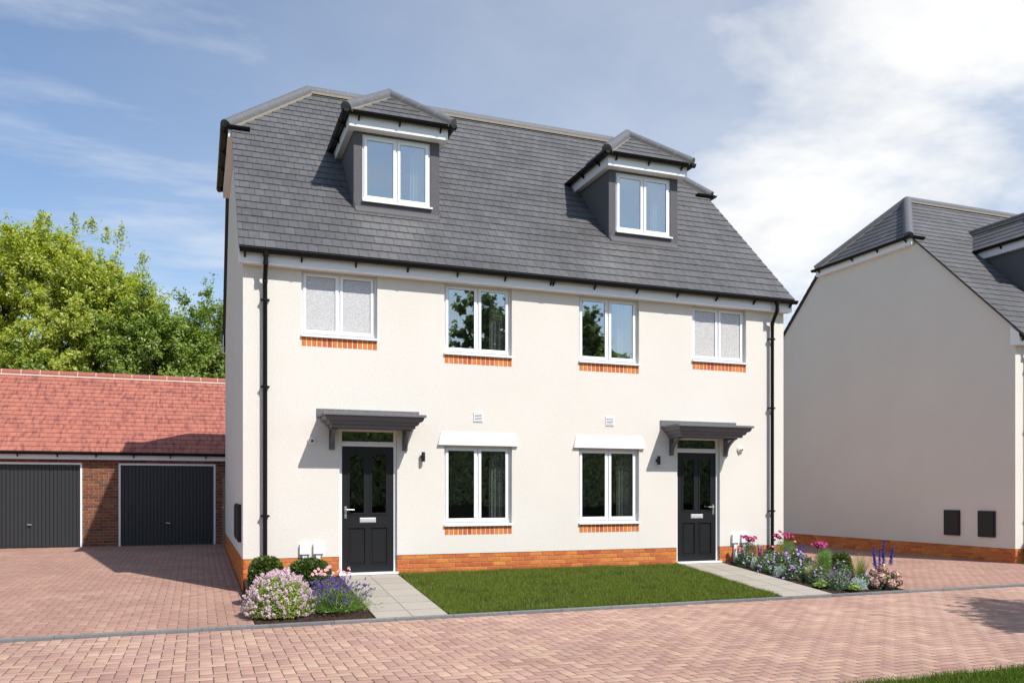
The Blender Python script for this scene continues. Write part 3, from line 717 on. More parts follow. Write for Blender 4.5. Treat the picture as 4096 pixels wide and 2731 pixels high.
camera_thing(W - 1.010, 'white dome security camera right of the right door canopy', (.55, -1, .1))
for (xa, za, lb) in ((.842, .352, 'leftmost of the four white utility boxes, behind the round bushes'), (1.051, .355, 'white utility box nearest the left front door'),
                     (W - 1.206, .358, 'white utility box nearest the right front door, above magenta flowers'), (W - 1.0, .36, 'rightmost of the four white utility boxes, above magenta flowers')):
    t = thing('utility_box', lb, 'utility box', (xa, 0, 0), 'white utility boxes on the front wall')
    m = MB(); m.box(0, .157, -.05, 0, za, za + .163); m.build('cover', M['white'], t, bevel=.004)
    m = MB(); m.box(.045, .112, -.028, 0, -.1, za - .001); m.box(.045, .055, -.031, -.028, -.1, za - .001); m.box(.102, .112, -.031, -.028, -.1, za - .001); m.build('duct', M['white'], t, bevel=.002)
for (hx, dz, nm) in ((0, 0, 'side wall of the main house'), (HX, -.235, 'neighbouring gable wall')):
    for (ya, yb, w) in ((.48, .92, 'front corner'), (1.42, 1.86, 'drive')):
        lb = 'black meter box on the %s, nearer the %s' % (nm, 'front corner' if ya < 1 else 'back garden')
        t = thing('meter_box', lb, 'meter box', (hx, (ya + yb) / 2, dz), 'black meter boxes on gable walls')
        m = MB(); m.box(-.05, 0, -.22, .22, .53, 1.13); m.build('housing', M['meter'], t, bevel=.008)
        m = MB(); m.box(-.062, -.0505, -.195, .195, .57, 1.10); m.build('lid', M['meter'], t, bevel=.004)

# ------------------------------------------------------------------ garages
def garages():
    G = thing('garage_block', 'long brick garage block with red tiled roof left of the house', 'garage', (0, 10, -.05))
    A, Bx, dp = -9.4, 3.6, 6.4
    doors = [(-8.783, -6.553), (-5.634, -3.404), (-2.485, -.255), (.664, 2.894)]
    mb = MB(); fr = .045
    hol = [(a - fr - A, b + fr - A, -.2, 2.106) for a, b in doors]
    brick_run(mb, (A, 0, 0), (1, 0, 0), (0, -1, 0), Bx - A, 2.256, 32, ch=.075, holes=hol, proud=.006, back=.02)
    xs = [A] + [v for a, b in doors for v in (a - fr, b + fr)] + [Bx]
    for i in range(0, len(xs), 2): mb.box(xs[i], xs[i + 1], .001, .22, -.15, 2.106, 1)
    mb.box(A, Bx, .001, .22, 2.106, 2.3, 1)
    mb.box(A, Bx, dp - .2, dp, -.15, 2.3, 1)
    for x in (A, Bx - .2):
        mb.prism([(.22, -.15), (.22, 2.4), (dp / 2, 2.4 + (dp / 2 - .22) * .66), (dp - .2, 2.4), (dp - .2, -.15)], 'x', x, x + .2, 0)
    mb.build('wall', [M['gbrick'], M['gmortar']], G, fix=False)
    sl = .668; ye, ze = -.25, 2.37; hd = dp / 2; zr = ze + sl * (hd - ye); L = math.sqrt(1 + sl * sl)
    mb = MB(); cv = [(A - .05, 0), (Bx + .05, 0), (Bx + .05, (hd - ye) * L), (A - .05, (hd - ye) * L)]
    tiles(mb, (0, ye, ze), (1, 0, 0), (0, 1 / L, sl / L), (0, -sl / L, 1 / L), cv, .165, .222, .013)
    mb.slab([(u, ye + v / L, ze + sl * v / L - .002) for u, v in cv], (0, 0, -.04), 1)
    mb.slab([(u, dp - ye - v / L, ze + sl * v / L - .002) for u, v in cv], (0, 0, -.04), 0)
    rf = mb.build('roof', [M['clay'], M['slatedark']], G, fix=False)
    o, mr = ridge_run('ridge', rf, (A - .05, hd, zr), (Bx + .05, hd, zr), r=.11, seg=.46, mat=M['clayridge']); mr.build('ridge_mortar', M['ringm'], rf, fix=False)
    mb = MB(); mb.box(A, Bx, -.15, -.132, 2.185, 2.34); mb.box(A, Bx, -.1318, -.012, 2.185, 2.20); mb.build('eaves_box', M['fascia'], G)
    mb = MB(); gutter(mb, (A, -.221, 2.355), (Bx, -.221, 2.355)); g = mb.build('gutter', M['black'], G, fix=False)
    for i in range(15): bracket(g, A + .35 + i * .86, -.152, 2.355)
    for (a, b) in doors:
        f = MB(); f.box(a - fr, a, -.006, .09, 0, 2.056); f.box(b, b + fr, -.006, .09, 0, 2.056); f.box(a - fr, b + fr, -.006, .09, 2.056, 2.106); fo = f.build('door_frame', M['white'], G, bevel=.003)
        n = 26; w = (b - a) / n; pr = []
        for i in range(n):
            x = a + i * w; pr += [(x, .055), (x + w * .10, .055), (x + w * .14, .035), (x + w * .96, .035)]
        pr += [(b, .055), (b, .075), (a, .075)]
        d = MB(); d.prism(pr, 'z', .012, 2.054); do = d.build('garage_door', M['gdoor'], G)
        h = MB(); xm = (a + b) / 2; h.tube([(xm, .035, .57), (xm, .0, .57)], [.022, .012], 12); h.tube([(xm - .05, -.004, .575), (xm + .05, -.004, .565)], .011, 10); h.build('handle', M['metal'], do, smooth=True)
garages()
t = thing('side_gate', 'tall narrow wooden side gate between garage and main house', 'gate', (0, 8.78, -.08))
m = MB(); 
for i in range(9): m.box(-.012, .012, .04 + i * .115, .04 + i * .115 + .109, .03, 1.75)
m.box(.013, .04, .04, 1.07, .25, .35); m.box(.013, .04, .04, 1.07, 1.4, 1.5); m.build('boards', M['wood'], t, bevel=.002)
for yy in (0, 1.10): m = MB(); m.box(-.04, .04, yy - .03 if yy else 0, yy + .03 if yy else .034, 0, 1.78); m.build('post', M['woodp'], t, bevel=.003)
m = MB(); m.tube([(-.013, .98, 1.0), (-.06, .98, 1.0), (-.06, .88, 1.0)], .009, 8); m.box(-.018, -.012, .965, .995, .92, 1.06); m.build('handle', M['metal'], t)

# ------------------------------------------------------------------ ground
GS = .085
def struct(o, kind='structure'): o['kind'] = kind; return o
m = MB(); m.poly([(-250, -250, -.42), (250, -250, -.42), (250, 250, -.42), (-250, 250, -.42)]); struct(m.build('ground', M['field'], fix=False))
def pavers(name, x0, x1, y0, y1, zf, w, mat, pattern='herring', kx=.95, ky=1.75):
    rects = []
    if pattern == 'herring':
        for i in range(int((x1 - x0) / w) + 3):
            for j in range(-2, int((y1 - y0) / w) + 3):
                sft = (i - j) % 4
                if sft == 0: rects.append((i - 1, j, i + 1, j + 1))
                elif sft == 3: rects.append((i - 1, j, i, j + 2))
        rects = [(x0 + a * w, y0 + b * w, x0 + c * w, y0 + d * w) for a, b, c, d in rects]
    else:
        nr = int((y1 - y0) / w) + 1
        for j in range(nr):
            o = w if j % 2 else 0
            for i in range(-1, int((x1 - x0) / (2 * w)) + 2): rects.append((x0 + i * 2 * w + o, y0 + j * w, x0 + (i + 1) * 2 * w + o, y0 + (j + 1) * w))
    r = np.array(rects); r[:, 0] = np.maximum(r[:, 0], x0); r[:, 2] = np.minimum(r[:, 2], x1); r[:, 1] = np.maximum(r[:, 1], y0); r[:, 3] = np.minimum(r[:, 3], y1)
    r = r[(r[:, 2] - r[:, 0] > .02) & (r[:, 3] - r[:, 1] > .02)]
    n = len(r); g = .0033 + rng.random((n, 1)) * .0020; e = .0022
    gx = g * (1.8 if pattern == 'rows' else kx); gy = g * (.8 if pattern == 'rows' else ky)
    a = r[:, 0:1] + gx; b = r[:, 1:2] + gy; c = r[:, 2:3] - gx; d = r[:, 3:4] - gy
    jz = rng.normal(0, .0003, (n, 1))
    top = [(a + e, b + e), (c - e, b + e), (c - e, d - e), (a + e, d - e)]; mid = [(a, b), (c, b), (c, d), (a, d)]
    V = np.zeros((n, 12, 3))
    for k in range(4):
        V[:, k, 0:1], V[:, k, 1:2] = top[k]; V[:, k, 2:3] = zf(*top[k]) + jz
        V[:, 4 + k, 0:1], V[:, 4 + k, 1:2] = mid[k]; V[:, 4 + k, 2:3] = zf(*mid[k]) + jz - .0012
        V[:, 8 + k, 0:1], V[:, 8 + k, 1:2] = mid[k]; V[:, 8 + k, 2:3] = zf(*mid[k]) - .02
    F = [(0, 1, 2, 3)] + [(k, 4 + k, 4 + (k + 1) % 4, (k + 1) % 4) for k in range(4)] + [(4 + k, 8 + k, 8 + (k + 1) % 4, 4 + (k + 1) % 4) for k in range(4)]
    F = np.array(F)[None] + (np.arange(n) * 12)[:, None, None]
    V = V.reshape(-1, 3); F = F.reshape(-1); mi = np.tile([0] * 9, n)
    # joint sheet
    z = lambda x, y: float(zf(np.array(x), np.array(y))) - .0022
    b0 = len(V); V = np.vstack([V, [(x0, y0, z(x0, y0)), (x1, y0, z(x1, y0)), (x1, y1, z(x1, y1)), (x0, y1, z(x0, y1))]])
    F = np.concatenate([F, [b0, b0 + 1, b0 + 2, b0 + 3]]); mi = np.append(mi, 1)
    o = npmesh(name, V, F, [mat, M['joint']], None, 4, mi); return struct(o)
ZK = -.255
pavers('road', -12, 24, -7.85, -3.075, lambda x, y: -.285 + 0 * x, .116, M['paver'])
pavers('driveway', -10.5, -.004, -2.985, 10.02, lambda x, y: -.26 + .016 * (y + 3), .112, M['paverl'], kx=.6, ky=1.5)
pavers('driveway', 10.13, HX + .03, -2.985, -.0, lambda x, y: ZK - .002 + 0 * x, .105, M['paverl'], 'rows')
pavers('driveway', 10.05, HX + .03, 0.003, 12.0, lambda x, y: ZK - .002 + 0 * x, .105, M['paverl'], 'rows')
m = MB(); x = -12.0
while x < 24:
    if not (1 == 0): m.prism([(-2.990, -.5), (-2.990, ZK + .003), (-3.045, ZK + .003), (-3.058, ZK - .003), (-3.072, -.5)], 'x', x + .003, x + .757)
    x += .76
m.box(-12, 24, -3.052, -2.995, -.5, ZK - .010, 1)
struct(m.build('kerb', [M['kerb'], M['slabj']]))
def sheet(name, x0, x1, y0, y1, mat, dz, bumps=0, nx=2, ny=2, side=True):
    xs = np.linspace(x0, x1, nx); ys = np.linspace(y0, y1, ny); V = []
    for yy in ys:
        for xx in xs: V.append((xx, yy, GS * yy + dz + (rng.normal(0, bumps) if bumps else 0)))
    F = [(j * nx + i, j * nx + i + 1, (j + 1) * nx + i + 1, (j + 1) * nx + i) for j in range(ny - 1) for i in range(nx - 1)]
    m = MB(); m.add(V, F)
    if side:
        for xx in (x0, x1): m.poly([(xx, y0, -.5), (xx, y1, -.5), (xx, y1, dz), (xx, y0, GS * y0 + dz)])
    return struct(m.build(name, mat, fix=False))
for (a, b, nm) in ((0.004, 1.449, 'flower_bed'), (8.610, 10.125, 'flower_bed')): sheet(nm, a, b, -2.99, -.0, M['soil'], -.012, .008, 40, 80)
sheet('lawn_soil', 2.394, 7.655, -2.99, 0, M['turfsoil'], -.012, .004, 40, 30)
for (a, b) in ((1.452, 2.392), (7.656, 8.607)):
    m = MB(); ys = [0, -.351] + [-.351 - .453 * k for k in range(1, 6)] + [-2.989]
    for i in range(len(ys) - 1):
        for q in range(2):
            xa, xb = a + (b - a) * q / 2 + .005, a + (b - a) * (q + 1) / 2 - .005; ya, yb = ys[i + 1] + .009, ys[i] - .009
            if yb > -.003: yb = -.003
            pts = [(xa, ya, GS * ya), (xb, ya, GS * ya), (xb, yb, GS * yb), (xa, yb, GS * yb)]
            m.slab(pts, (0, 0, -.04), 0)
    m.slab([(a, -2.99, -.254 - .0025), (b, -2.99, -.254 - .0025), (b, -.002, -.0025), (a, -.002, -.0025)], (0, 0, -.3), 1)
    struct(m.build('path', [M['slab'], M['slabj']]))

def blades(name, n, xf, zf, h, w, mat, lean=.5, parent=None, seed=1):
    g = np.random.default_rng(seed); P = xf(g, n); n = len(P); z = zf(P)
    hh = g.uniform(h[0], h[1], n) * g.uniform(.75, 1.1, n); ww = g.uniform(.7, 1.2, n) * w; th = g.uniform(0, 2 * np.pi, n); ln = g.uniform(.05, lean, n) * hh; la = g.uniform(0, 2 * np.pi, n)
    dx, dy = np.cos(th) * ww / 2, np.sin(th) * ww / 2; lx, ly = np.cos(la) * ln, np.sin(la) * ln
    V = np.zeros((n, 5, 3)); b = np.stack([P[:, 0], P[:, 1], z], 1)
    V[:, 0] = b - np.stack([dx, dy, 0 * dx], 1); V[:, 1] = b + np.stack([dx, dy, 0 * dx], 1)
    mid = b + np.stack([lx * .35, ly * .35, hh * .6], 1)
    V[:, 2] = mid + np.stack([dx, dy, 0 * dx], 1) * .8; V[:, 3] = mid - np.stack([dx, dy, 0 * dx], 1) * .8
    V[:, 4] = b + np.stack([lx, ly, hh], 1)
    F = np.array([0, 1, 2, 3, 3, 2, 4])[None] + (np.arange(n) * 5)[:, None]
    return npmesh(name, V.reshape(-1, 3), F.ravel(), mat, parent, np.tile([4, 3], n))
def lawn_pts(g, n):
    P = np.stack([g.uniform(2.40, 7.66, n), g.uniform(-2.985, -.015, n)], 1); k = g.random(n) < .55 + .45 * np.sin(P[:, 0] * 4.1 + 2 * np.sin(P[:, 1] * 3.3)) * np.sin(P[:, 1] * 5.2 + np.sin(P[:, 0] * 2.7)); return P[k]
def patchy(P, s=3.0):
    return .8 + .25 * np.sin(P[:, 0] * s + 1.3 * np.sin(P[:, 1] * s * 1.7)) * np.cos(P[:, 1] * s * 1.3 + .7 * np.sin(P[:, 0] * s * .8))
o = blades('lawn_grass', 300000, lawn_pts, lambda P: GS * P[:, 1] - .012, (.026, .072), .0036, M['grass'], .8, seed=3)
tag(o, 'short mown green grass filling the front lawn between the two paths', 'grass', kind='stuff')
def verge_pts(g, n):
    P = np.stack([g.uniform(.5, 14, n), g.uniform(-10.6, -7.82, n)], 1)
    return P[(P[:, 1] < -7.86 + .03 * np.sin(P[:, 0] * 7) + g.normal(0, .02, len(P)))]
o = blades('verge_grass', 230000, verge_pts, lambda P: -.30 + 0 * P[:, 0], (.04, .095), .005, M['grass2'], .8, seed=4)
tag(o, 'longer green verge grass in the bottom right corner across the road', 'grass', kind='stuff')
m = MB(); m.box(-12, 24, -12, -7.853, -.45, -.30); struct(m.build('grass_verge', M['turfsoil']))
m = MB(); m.box(-60, 70, -60, -12.003, -.45, -.31); struct(m.build('meadow', M['field']))

# ------------------------------------------------------------------ foliage
def rand_dirs(g, n):
    v = g.normal(size=(n, 3)); return v / np.linalg.norm(v, axis=1)[:, None]
def leaf_cloud(name, P, size, mat, parent, g, asp=.55, nrm=None, nb=.6, kite=True, axis=None):
    n = len(P); a = rand_dirs(g, n) if axis is None else axis
    if nrm is not None:
        a = a - nrm * (a * nrm).sum(1)[:, None] * nb
        a /= np.linalg.norm(a, axis=1)[:, None] + 1e-9
        nn = nrm + rand_dirs(g, n) * .7
    else: nn = rand_dirs(g, n)
    b = np.cross(nn, a); b /= np.linalg.norm(b, axis=1)[:, None] + 1e-9
    s = (size * g.uniform(.7, 1.3, n))[:, None]
    cup = np.cross(a, b) * s * .12
    V = np.stack([P - a * s, P + b * s * asp + cup, P + a * s, P - b * s * asp + cup], 1)
    F = np.arange(4 * n)
    return npmesh(name, V.reshape(-1, 3), F, mat, parent, 4)
def tree(label, loc, height, crown, nclump, nleaf, lsize, mat, seed, trunk_r=.22, cat='tree', group=None, spread=.55, squash=.8):
    """crown = (rx, ry, z_bottom); clumps fill an irregular ellipsoid; twigs run out to them"""
    g = np.random.default_rng(seed); t = thing('tree', label, cat, loc, group)
    rx, ry, zb = crown; zc = (height + zb) / 2; rz_ = (height - zb) / 2
    lob = [(rand_dirs(g, 1)[0], g.uniform(.5, 1.0)) for _ in range(9)]
    C = []
    while len(C) < nclump:
        d = rand_dirs(g, 1)[0]; k = .74
        for (l, a) in lob: k += .26 * a * max(0, d @ l) ** 5
        r = g.uniform(.25, 1) ** .45 * k * g.uniform(.9, 1.08)
        p = np.array([d[0] * rx * r, d[1] * ry * r, zc + d[2] * rz_ * r])
        C.append(p)
    C = np.array(C); m = MB()
    top = np.array([0, 0, zc + .1 * rz_])
    m.tube([(0, 0, -.3), (.03, .02, zb * .5), (0, .05, zb), tuple(top * .8 + np.array([.1, .1, 0])), (.1, .1, height * .85)], [trunk_r * 1.3, trunk_r, trunk_r * .8, trunk_r * .5, trunk_r * .12], 10)
    limbs = []
    for i in range(14):
        d = rand_dirs(g, 1)[0]; d[2] = abs(d[2]) * .8 + .25; d /= np.linalg.norm(d)
        b = np.array([0, 0, g.uniform(zb * .7, zc)]); e = b + d * np.array([rx, ry, rz_]) * .62
        mid = (b + e) / 2 + g.normal(0, .15, 3); m.tube([tuple(b), tuple(mid), tuple(e)], [trunk_r * .42, trunk_r * .25, trunk_r * .09], 6); limbs.append((b, mid, e))
    L = np.array([l[2] for l in limbs] + [l[1] for l in limbs])
    for c in C[::2]:
        q = L[np.argmin(((L - c) ** 2).sum(1))]; m.tube([tuple(q), tuple((q + c) / 2 + g.normal(0, .08, 3)), tuple(c)], [trunk_r * .09, trunk_r * .06, .008], 4, caps=False)
    m.build('trunk', M['bark'], t, smooth=True, fix=False)
    per = nleaf // nclump; outd = (C - np.array([0, 0, zc])) / np.array([rx, ry, rz_]); outd /= np.linalg.norm(outd, axis=1)[:, None]
    P = []; NN = []
    for c, o in zip(C, outd):
        # twiggy sprays: leaves along several short shoots
        ns = 7; sh = o * .5 + rand_dirs(g, ns) * .75 + np.array([0, 0, .25]); tt = g.random((per,)) ** .8; idx = g.integers(0, ns, per)
        ln = spread * g.uniform(.7, 1.35, ns)
        q = c + sh[idx] * (tt * ln[idx])[:, None] + g.normal(0, .045 + .05 * spread, (per, 3)) * np.array([1, 1, squash])
        P.append(q); NN.append(np.tile(o, (per, 1)))
    for q in range(int(nclump * .045)):      # long free shoots that break the outline
        d = rand_dirs(g, 1)[0]; d[2] = abs(d[2]); b = np.array([d[0] * rx, d[1] * ry, zc + d[2] * rz_]) * np.array([.9, .9, 1]); b[2] = zc + d[2] * rz_ * .9
        u = np.array([d[0] * .45, d[1] * .45, .9]) + g.normal(0, .2, 3); u /= np.linalg.norm(u); L_ = g.uniform(.3, .8) * min(rx, 5) * .22; k = max(12, per // 2); tt = g.random(k)
        P.append(b + u * (tt * L_)[:, None] + g.normal(0, .11, (k, 3)) * (1.4 - tt)[:, None]); NN.append(np.tile(d, (k, 1)))
    P = np.vstack(P); NN = np.vstack(NN); NN[:, 2] += .35; NN /= np.linalg.norm(NN, axis=1)[:, None]
    leaf_cloud('crown', P, lsize, mat, t, g, .5, NN, .3)
    return t
tree('large yellow-green tree rising behind the garages on the left', (-5.6, 22, 0), 11.9, (4.9, 4.2, 1.2), 1050, 300000, .060, M['leafA'], 21, .26)
tree('bushy bright tree filling the left edge behind the garage roof', (-11.6, 24.5, 0), 10.9, (4.8, 4.2, 1.0), 420, 110000, .07, M['leafA'], 22, .24)
tree('dark green tree rising close beside the left gable wall', (.9, 21.5, 0), 9.5, (3.1, 2.8, 1.0), 420, 120000, .058, M['leafB'], 23, .2)
tree('lower mid-green tree between the tallest tree and the dark one', (-2.4, 20.5, 0), 8.2, (3.4, 2.6, .6), 420, 110000, .062, M['leafB'], 24, .2)
tree('mid-green bush directly behind the garage ridge, under the tallest tree', (-8.0, 19.2, 0), 6.6, (4.2, 1.9, .5), 320, 90000, .062, M['leafB'], 25, .16)
tree('green tree glimpsed between the two houses', (31.2, 27, 0), 10.7, (2.6, 2.6, 2.5), 160, 30000, .09, M['leafA'], 26, .2)
tree('leafy tree beyond the right edge shading the road corner', (12.25, -9.95, -.3), 6.0, (1.7, 1.5, 3.0), 110, 30000, .09, M['leafB'], 27, .13)
for i, (x, y, h, lb) in enumerate(((-8, -36, 10, 'westernmost tree'), (6.0, -37, 9.5, 'second tree from the west'), (20.2, -36, 12.8, 'tallest middle tree'), (31, -37, 10, 'fourth tree from the west'), (40, -36, 10, 'easternmost tree'))):
    tree('%s of the row across the road, seen mirrored in the windows' % lb, (x, y, -.3), h, (6.6, 2.6, .6), 640, 90000, .20, M['leafC'], 40 + i, .3, group='trees across the road', spread=.8)
t = thing('hedge', 'unseen tall hedge added across the road for the downstairs windows to mirror', 'hedge', (12, -33, -.3))  # unseen hedge, added so the downstairs glass mirrors foliage
g_ = np.random.default_rng(5); n_ = 60000
P_ = np.stack([g_.uniform(-34, 34, n_), g_.uniform(.5, 1.0, n_), g_.uniform(.1, 1, n_) ** .8 * 5.2], 1); P_[:, 2] *= 1 + .12 * np.sin(P_[:, 0] * .9) * np.cos(P_[:, 0] * .37)
leaf_cloud('foliage', P_, .17, M['hedge'], t, g_, .5)
m = MB(); m.box(-34, 34, -.6, .6, 0, 4.4); m.build('shade_core', M['boxcore'], t)  # solid block, coloured dark for the shade inside the hedge

# ------------------------------------------------------------------ garden plants
def gz(x, y): return GS * y - .012
def stems(name, A, B, r, mat, parent, bend=None):
    """thin triangular stems from A to B (n,3)"""
    n = len(A); M_ = (A + B) / 2 if bend is None else bend; V = []
    ks = [0, 2.094, 4.189]
    off = np.array([[math.cos(k) * r, math.sin(k) * r, 0] for k in ks])
    V = np.concatenate([A[:, None] + off[None], M_[:, None] + off[None] * .8, B[:, None] + off[None] * .5], 1)
    F = []
    for lv in (0, 3):
        for k in range(3): F += [lv + k, lv + (k + 1) % 3, lv + 3 + (k + 1) % 3, lv + 3 + k]
    F = np.array(F)[None] + (np.arange(n) * 9)[:, None]
    return npmesh(name, V.reshape(-1, 3), F.ravel(), mat, parent, 4)
def dome_pts(g, n, rx, ry, h, shell=.75, zlo=0.0):
    d = rand_dirs(g, n); d[:, 2] = np.abs(d[:, 2]); r = g.uniform(shell, 1.0, n)
    bump = 1 + .07 * np.sin(d[:, 0] * 9) * np.cos(d[:, 1] * 8 + d[:, 2] * 7)
    P = d * (r * bump)[:, None] * np.array([rx, ry, h]); P[:, 2] += zlo; return P, d
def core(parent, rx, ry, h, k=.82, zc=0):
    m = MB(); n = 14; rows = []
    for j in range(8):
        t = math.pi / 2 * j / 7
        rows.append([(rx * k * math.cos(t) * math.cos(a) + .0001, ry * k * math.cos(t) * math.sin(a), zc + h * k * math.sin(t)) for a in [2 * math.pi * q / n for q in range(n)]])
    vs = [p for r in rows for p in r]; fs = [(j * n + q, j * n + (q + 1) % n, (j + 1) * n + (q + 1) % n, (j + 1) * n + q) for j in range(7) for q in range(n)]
    m.add(vs, fs); return m.build('shade_core', M['boxcore'], parent, smooth=True, fix=False)  # solid dome, coloured near-black for the shade inside the plant
def topiary(label, x, y, rx, h, seed, mat='box', n=6500, ls=.017, boxy=False):
    g = np.random.default_rng(seed); t = thing('box_bush', label, 'bush', (x, y, gz(x, y)), 'clipped round bushes')
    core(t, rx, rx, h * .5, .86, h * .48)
    d = rand_dirs(g, n); 
    p = 2.8 if boxy else 2.2
    nr = (np.abs(d) ** p).sum(1) ** (-1 / p); r = g.uniform(.8, 1.06, n)
    P = d * (nr * r)[:, None] * np.array([rx, rx, h * .5]); P[:, 2] += h * .5; P[:, 2] = np.maximum(P[:, 2], .005)
    ax = d * .8 + rand_dirs(g, n) * .7; ax /= np.linalg.norm(ax, axis=1)[:, None]
    leaf_cloud('foliage', P, ls, M[mat], t, g, .42, axis=ax)
    m = MB(); m.tube([(0, 0, -.03), (0, 0, h * .3)], .02, 6); m.build('stem', M['bark'], t); return t
topiary('tall dark clipped bush at the left corner of the main house', .235, -1.42, .225, .56, 51, n=9500, boxy=True, ls=.021)
topiary('round dark clipped bush beneath the leftmost utility boxes', .87, -1.02, .30, .46, 52, n=9500, ls=.021)
topiary('round lighter green clipped bush in the right border by the drive', 9.90, -1.72, .175, .43, 53, 'lilacleaf' if False else 'box', 5000, .015)
def shrub_lilac():
    g = np.random.default_rng(61); x, y = .33, -2.42
    t = thing('flowering_shrub', 'round shrub covered in pale lilac-pink blossom at the kerb', 'shrub', (x, y, gz(x, y)))
    core(t, .40, .40, .46, .78)
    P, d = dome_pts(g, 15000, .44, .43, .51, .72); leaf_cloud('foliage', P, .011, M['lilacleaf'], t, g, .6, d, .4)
    C, dc = dome_pts(g, 460, .44, .43, .52, .93)
    keep = g.random(460) < (.35 + .75 * dc[:, 2]) ; C, dc = C[keep], dc[keep]
    Q = []; 
    for c, dd in zip(C, dc):
        k = g.integers(30, 70); ax = dd * .8 + np.array([0, 0, .5]); ax /= np.linalg.norm(ax); tt = g.random(k)
        q = c + ax[None] * (tt * .055)[:, None] + g.normal(0, 1, (k, 3)) * (.014 * (1.15 - tt))[:, None]; Q.append(q)
    Q = np.vstack(Q); o = leaf_cloud('blossom', Q, .0075, M['lilacfl'], t, g, .8); o['kind'] = 'stuff'
    m = MB(); m.tube([(0, 0, -.03), (0, 0, .25)], .02, 6); m.build('stem', M['bark'], t)
shrub_lilac()
def spikes(t, name, B, D_, L, nper, sz, mat, g, rad=.012, taper=True):
    Q = []
    for b, d, l in zip(B, D_, L):
        k = nper; tt = g.random(k); rr = rad * (1.1 - tt * (.75 if taper else .2)); Q.append(b + d[None] * (tt * l)[:, None] + g.normal(0, .55, (k, 3)) * rr[:, None])
    return leaf_cloud(name, np.vstack(Q), sz, mat, t, g, .7)
def lavender():
    g = np.random.default_rng(62); x, y = 1.02, -2.36
    t = thing('lavender', 'mound of lavender with purple heads beside the left path', 'plant', (x, y, gz(x, y)))
    n = 8500; d = rand_dirs(g, n); d[:, 2] = np.abs(d[:, 2]) * .9 + .12; d /= np.linalg.norm(d, axis=1)[:, None]
    b0 = g.normal(0, 1, (n, 3)) * np.array([.13, .13, 0]); ln = g.uniform(.15, .44, n) * (.55 + .5 * d[:, 2])
    A = b0 + d * (ln * g.uniform(.3, .95, n))[:, None]; leaf_cloud('foliage', A * np.array([1.15, 1.1, 1]), .026, M['lavleaf'], t, g, .13, axis=d + rand_dirs(g, n) * .35)
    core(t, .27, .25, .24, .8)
    k = 240; d = rand_dirs(g, k); d[:, 2] = np.abs(d[:, 2]) * .9 + .42; d /= np.linalg.norm(d, axis=1)[:, None]
    A = g.normal(0, 1, (k, 3)) * np.array([.08, .08, 0]); L = g.uniform(.34, .52, k)
    B = A + d * L[:, None]; B[:, 2] = B[:, 2] * .9 
    stems('flower_stems', A, B, .0016, M['lavleaf'], t)
    o = spikes(t, 'flower_heads', B - d * .012, d, g.uniform(.025, .045, k), 30, .0072, M['lavfl'], g, .013); o['kind'] = 'stuff'
lavender()
def flower_mesh(name, npet, rl, rw, mat, cmat=None, cr=.006, cup=.25, notch=False):
    """one flower facing +Z"""
    m = MB()
    for i in range(npet):
        a = 2 * math.pi * i / npet + rnd.uniform(-.08, .08); ca, sa = math.cos(a), math.sin(a)
        def P(r, s, z): return (ca * r - sa * s, sa * r + ca * s, z)
        m.add([P(.002, 0, 0), P(rl * .5, rw * .45, rl * cup * .5), P(rl * .9, rw * .42, rl * cup), P(rl, 0, rl * cup * .8), P(rl * .9, -rw * .42, rl * cup), P(rl * .5, -rw * .45, rl * cup * .5)], [(0, 1, 2, 3, 4, 5)])
    if cmat:
        n = 8; ring = [(cr * math.cos(2 * math.pi * i / n), cr * math.sin(2 * math.pi * i / n), .002) for i in range(n)]
        m.add(ring + [(0, 0, cr * .9)], [(i, (i + 1) % n, n) for i in range(n)], 1)
    me = bpy.data.meshes.new(name); me.from_pydata(m.v, [], m.f); me.materials.append(mat)
    if cmat: me.materials.append(cmat); me.polygons.foreach_set('material_index', m.m)
    me.update(); return me
ME = {'cosmos': flower_mesh('cosmos_flower', 8, .036, .026, M['magenta'], M['yellow'], .008), 'ger': flower_mesh('geranium_flower', 5, .021, .022, M['violet'], M['silver'], .003, .15),
      'pink': flower_mesh('pink_flower', 7, .024, .018, M['pinkfl'], M['yellow'], .004, .6)}
def put_flowers(t, key, pts, g, name='flower', tilt=None, sc=(.8, 1.2)):
    for p in pts:
        o = bpy.data.objects.new(name, ME[key]); o.location = p
        d = Vector((g.normal(0, .5), -.95 + g.normal(0, .4), .6 + abs(g.normal(0, .4)))) if tilt is None else Vector(tilt)
        o.rotation_mode = 'QUATERNION'; o.rotation_quaternion = d.to_track_quat('Z', 'Y'); s = g.uniform(*sc); o.scale = (s, s, s); link(o, t)
def pink_flowers(label, x, y, h, n, spread, seed, z0=None):
    g = np.random.default_rng(seed); t = thing('pink_flower_plant', label, 'plant', (x, y, gz(x, y)), 'pink flowering plants')
    B = np.stack([g.normal(0, spread, n), g.normal(0, spread * .6, n), h + g.normal(0, .03, n)], 1)
    A = B * np.array([.3, .3, 0]); stems('flower_stems', A, B, .002, M['gerleaf'], t); put_flowers(t, 'pink', [tuple(b) for b in B], g, sc=(.8, 1.1))
    P, d = dome_pts(g, 900, spread * 1.2, spread, h * .75, .5); leaf_cloud('foliage', P, .02, M['gerleaf'], t, g, .5)
pink_flowers('cluster of pink flowers behind the lavender', 1.02, -2.02, .44, 26, .17, 70)
pink_flowers('small pink flowers in front of the neighbouring drive, mid border', 9.93, -.45, .42, 2, .03, 71)
pink_flowers('pink flowers right of the clipped bush in the right border', 10.05, -1.75, .33, 4, .10, 72)
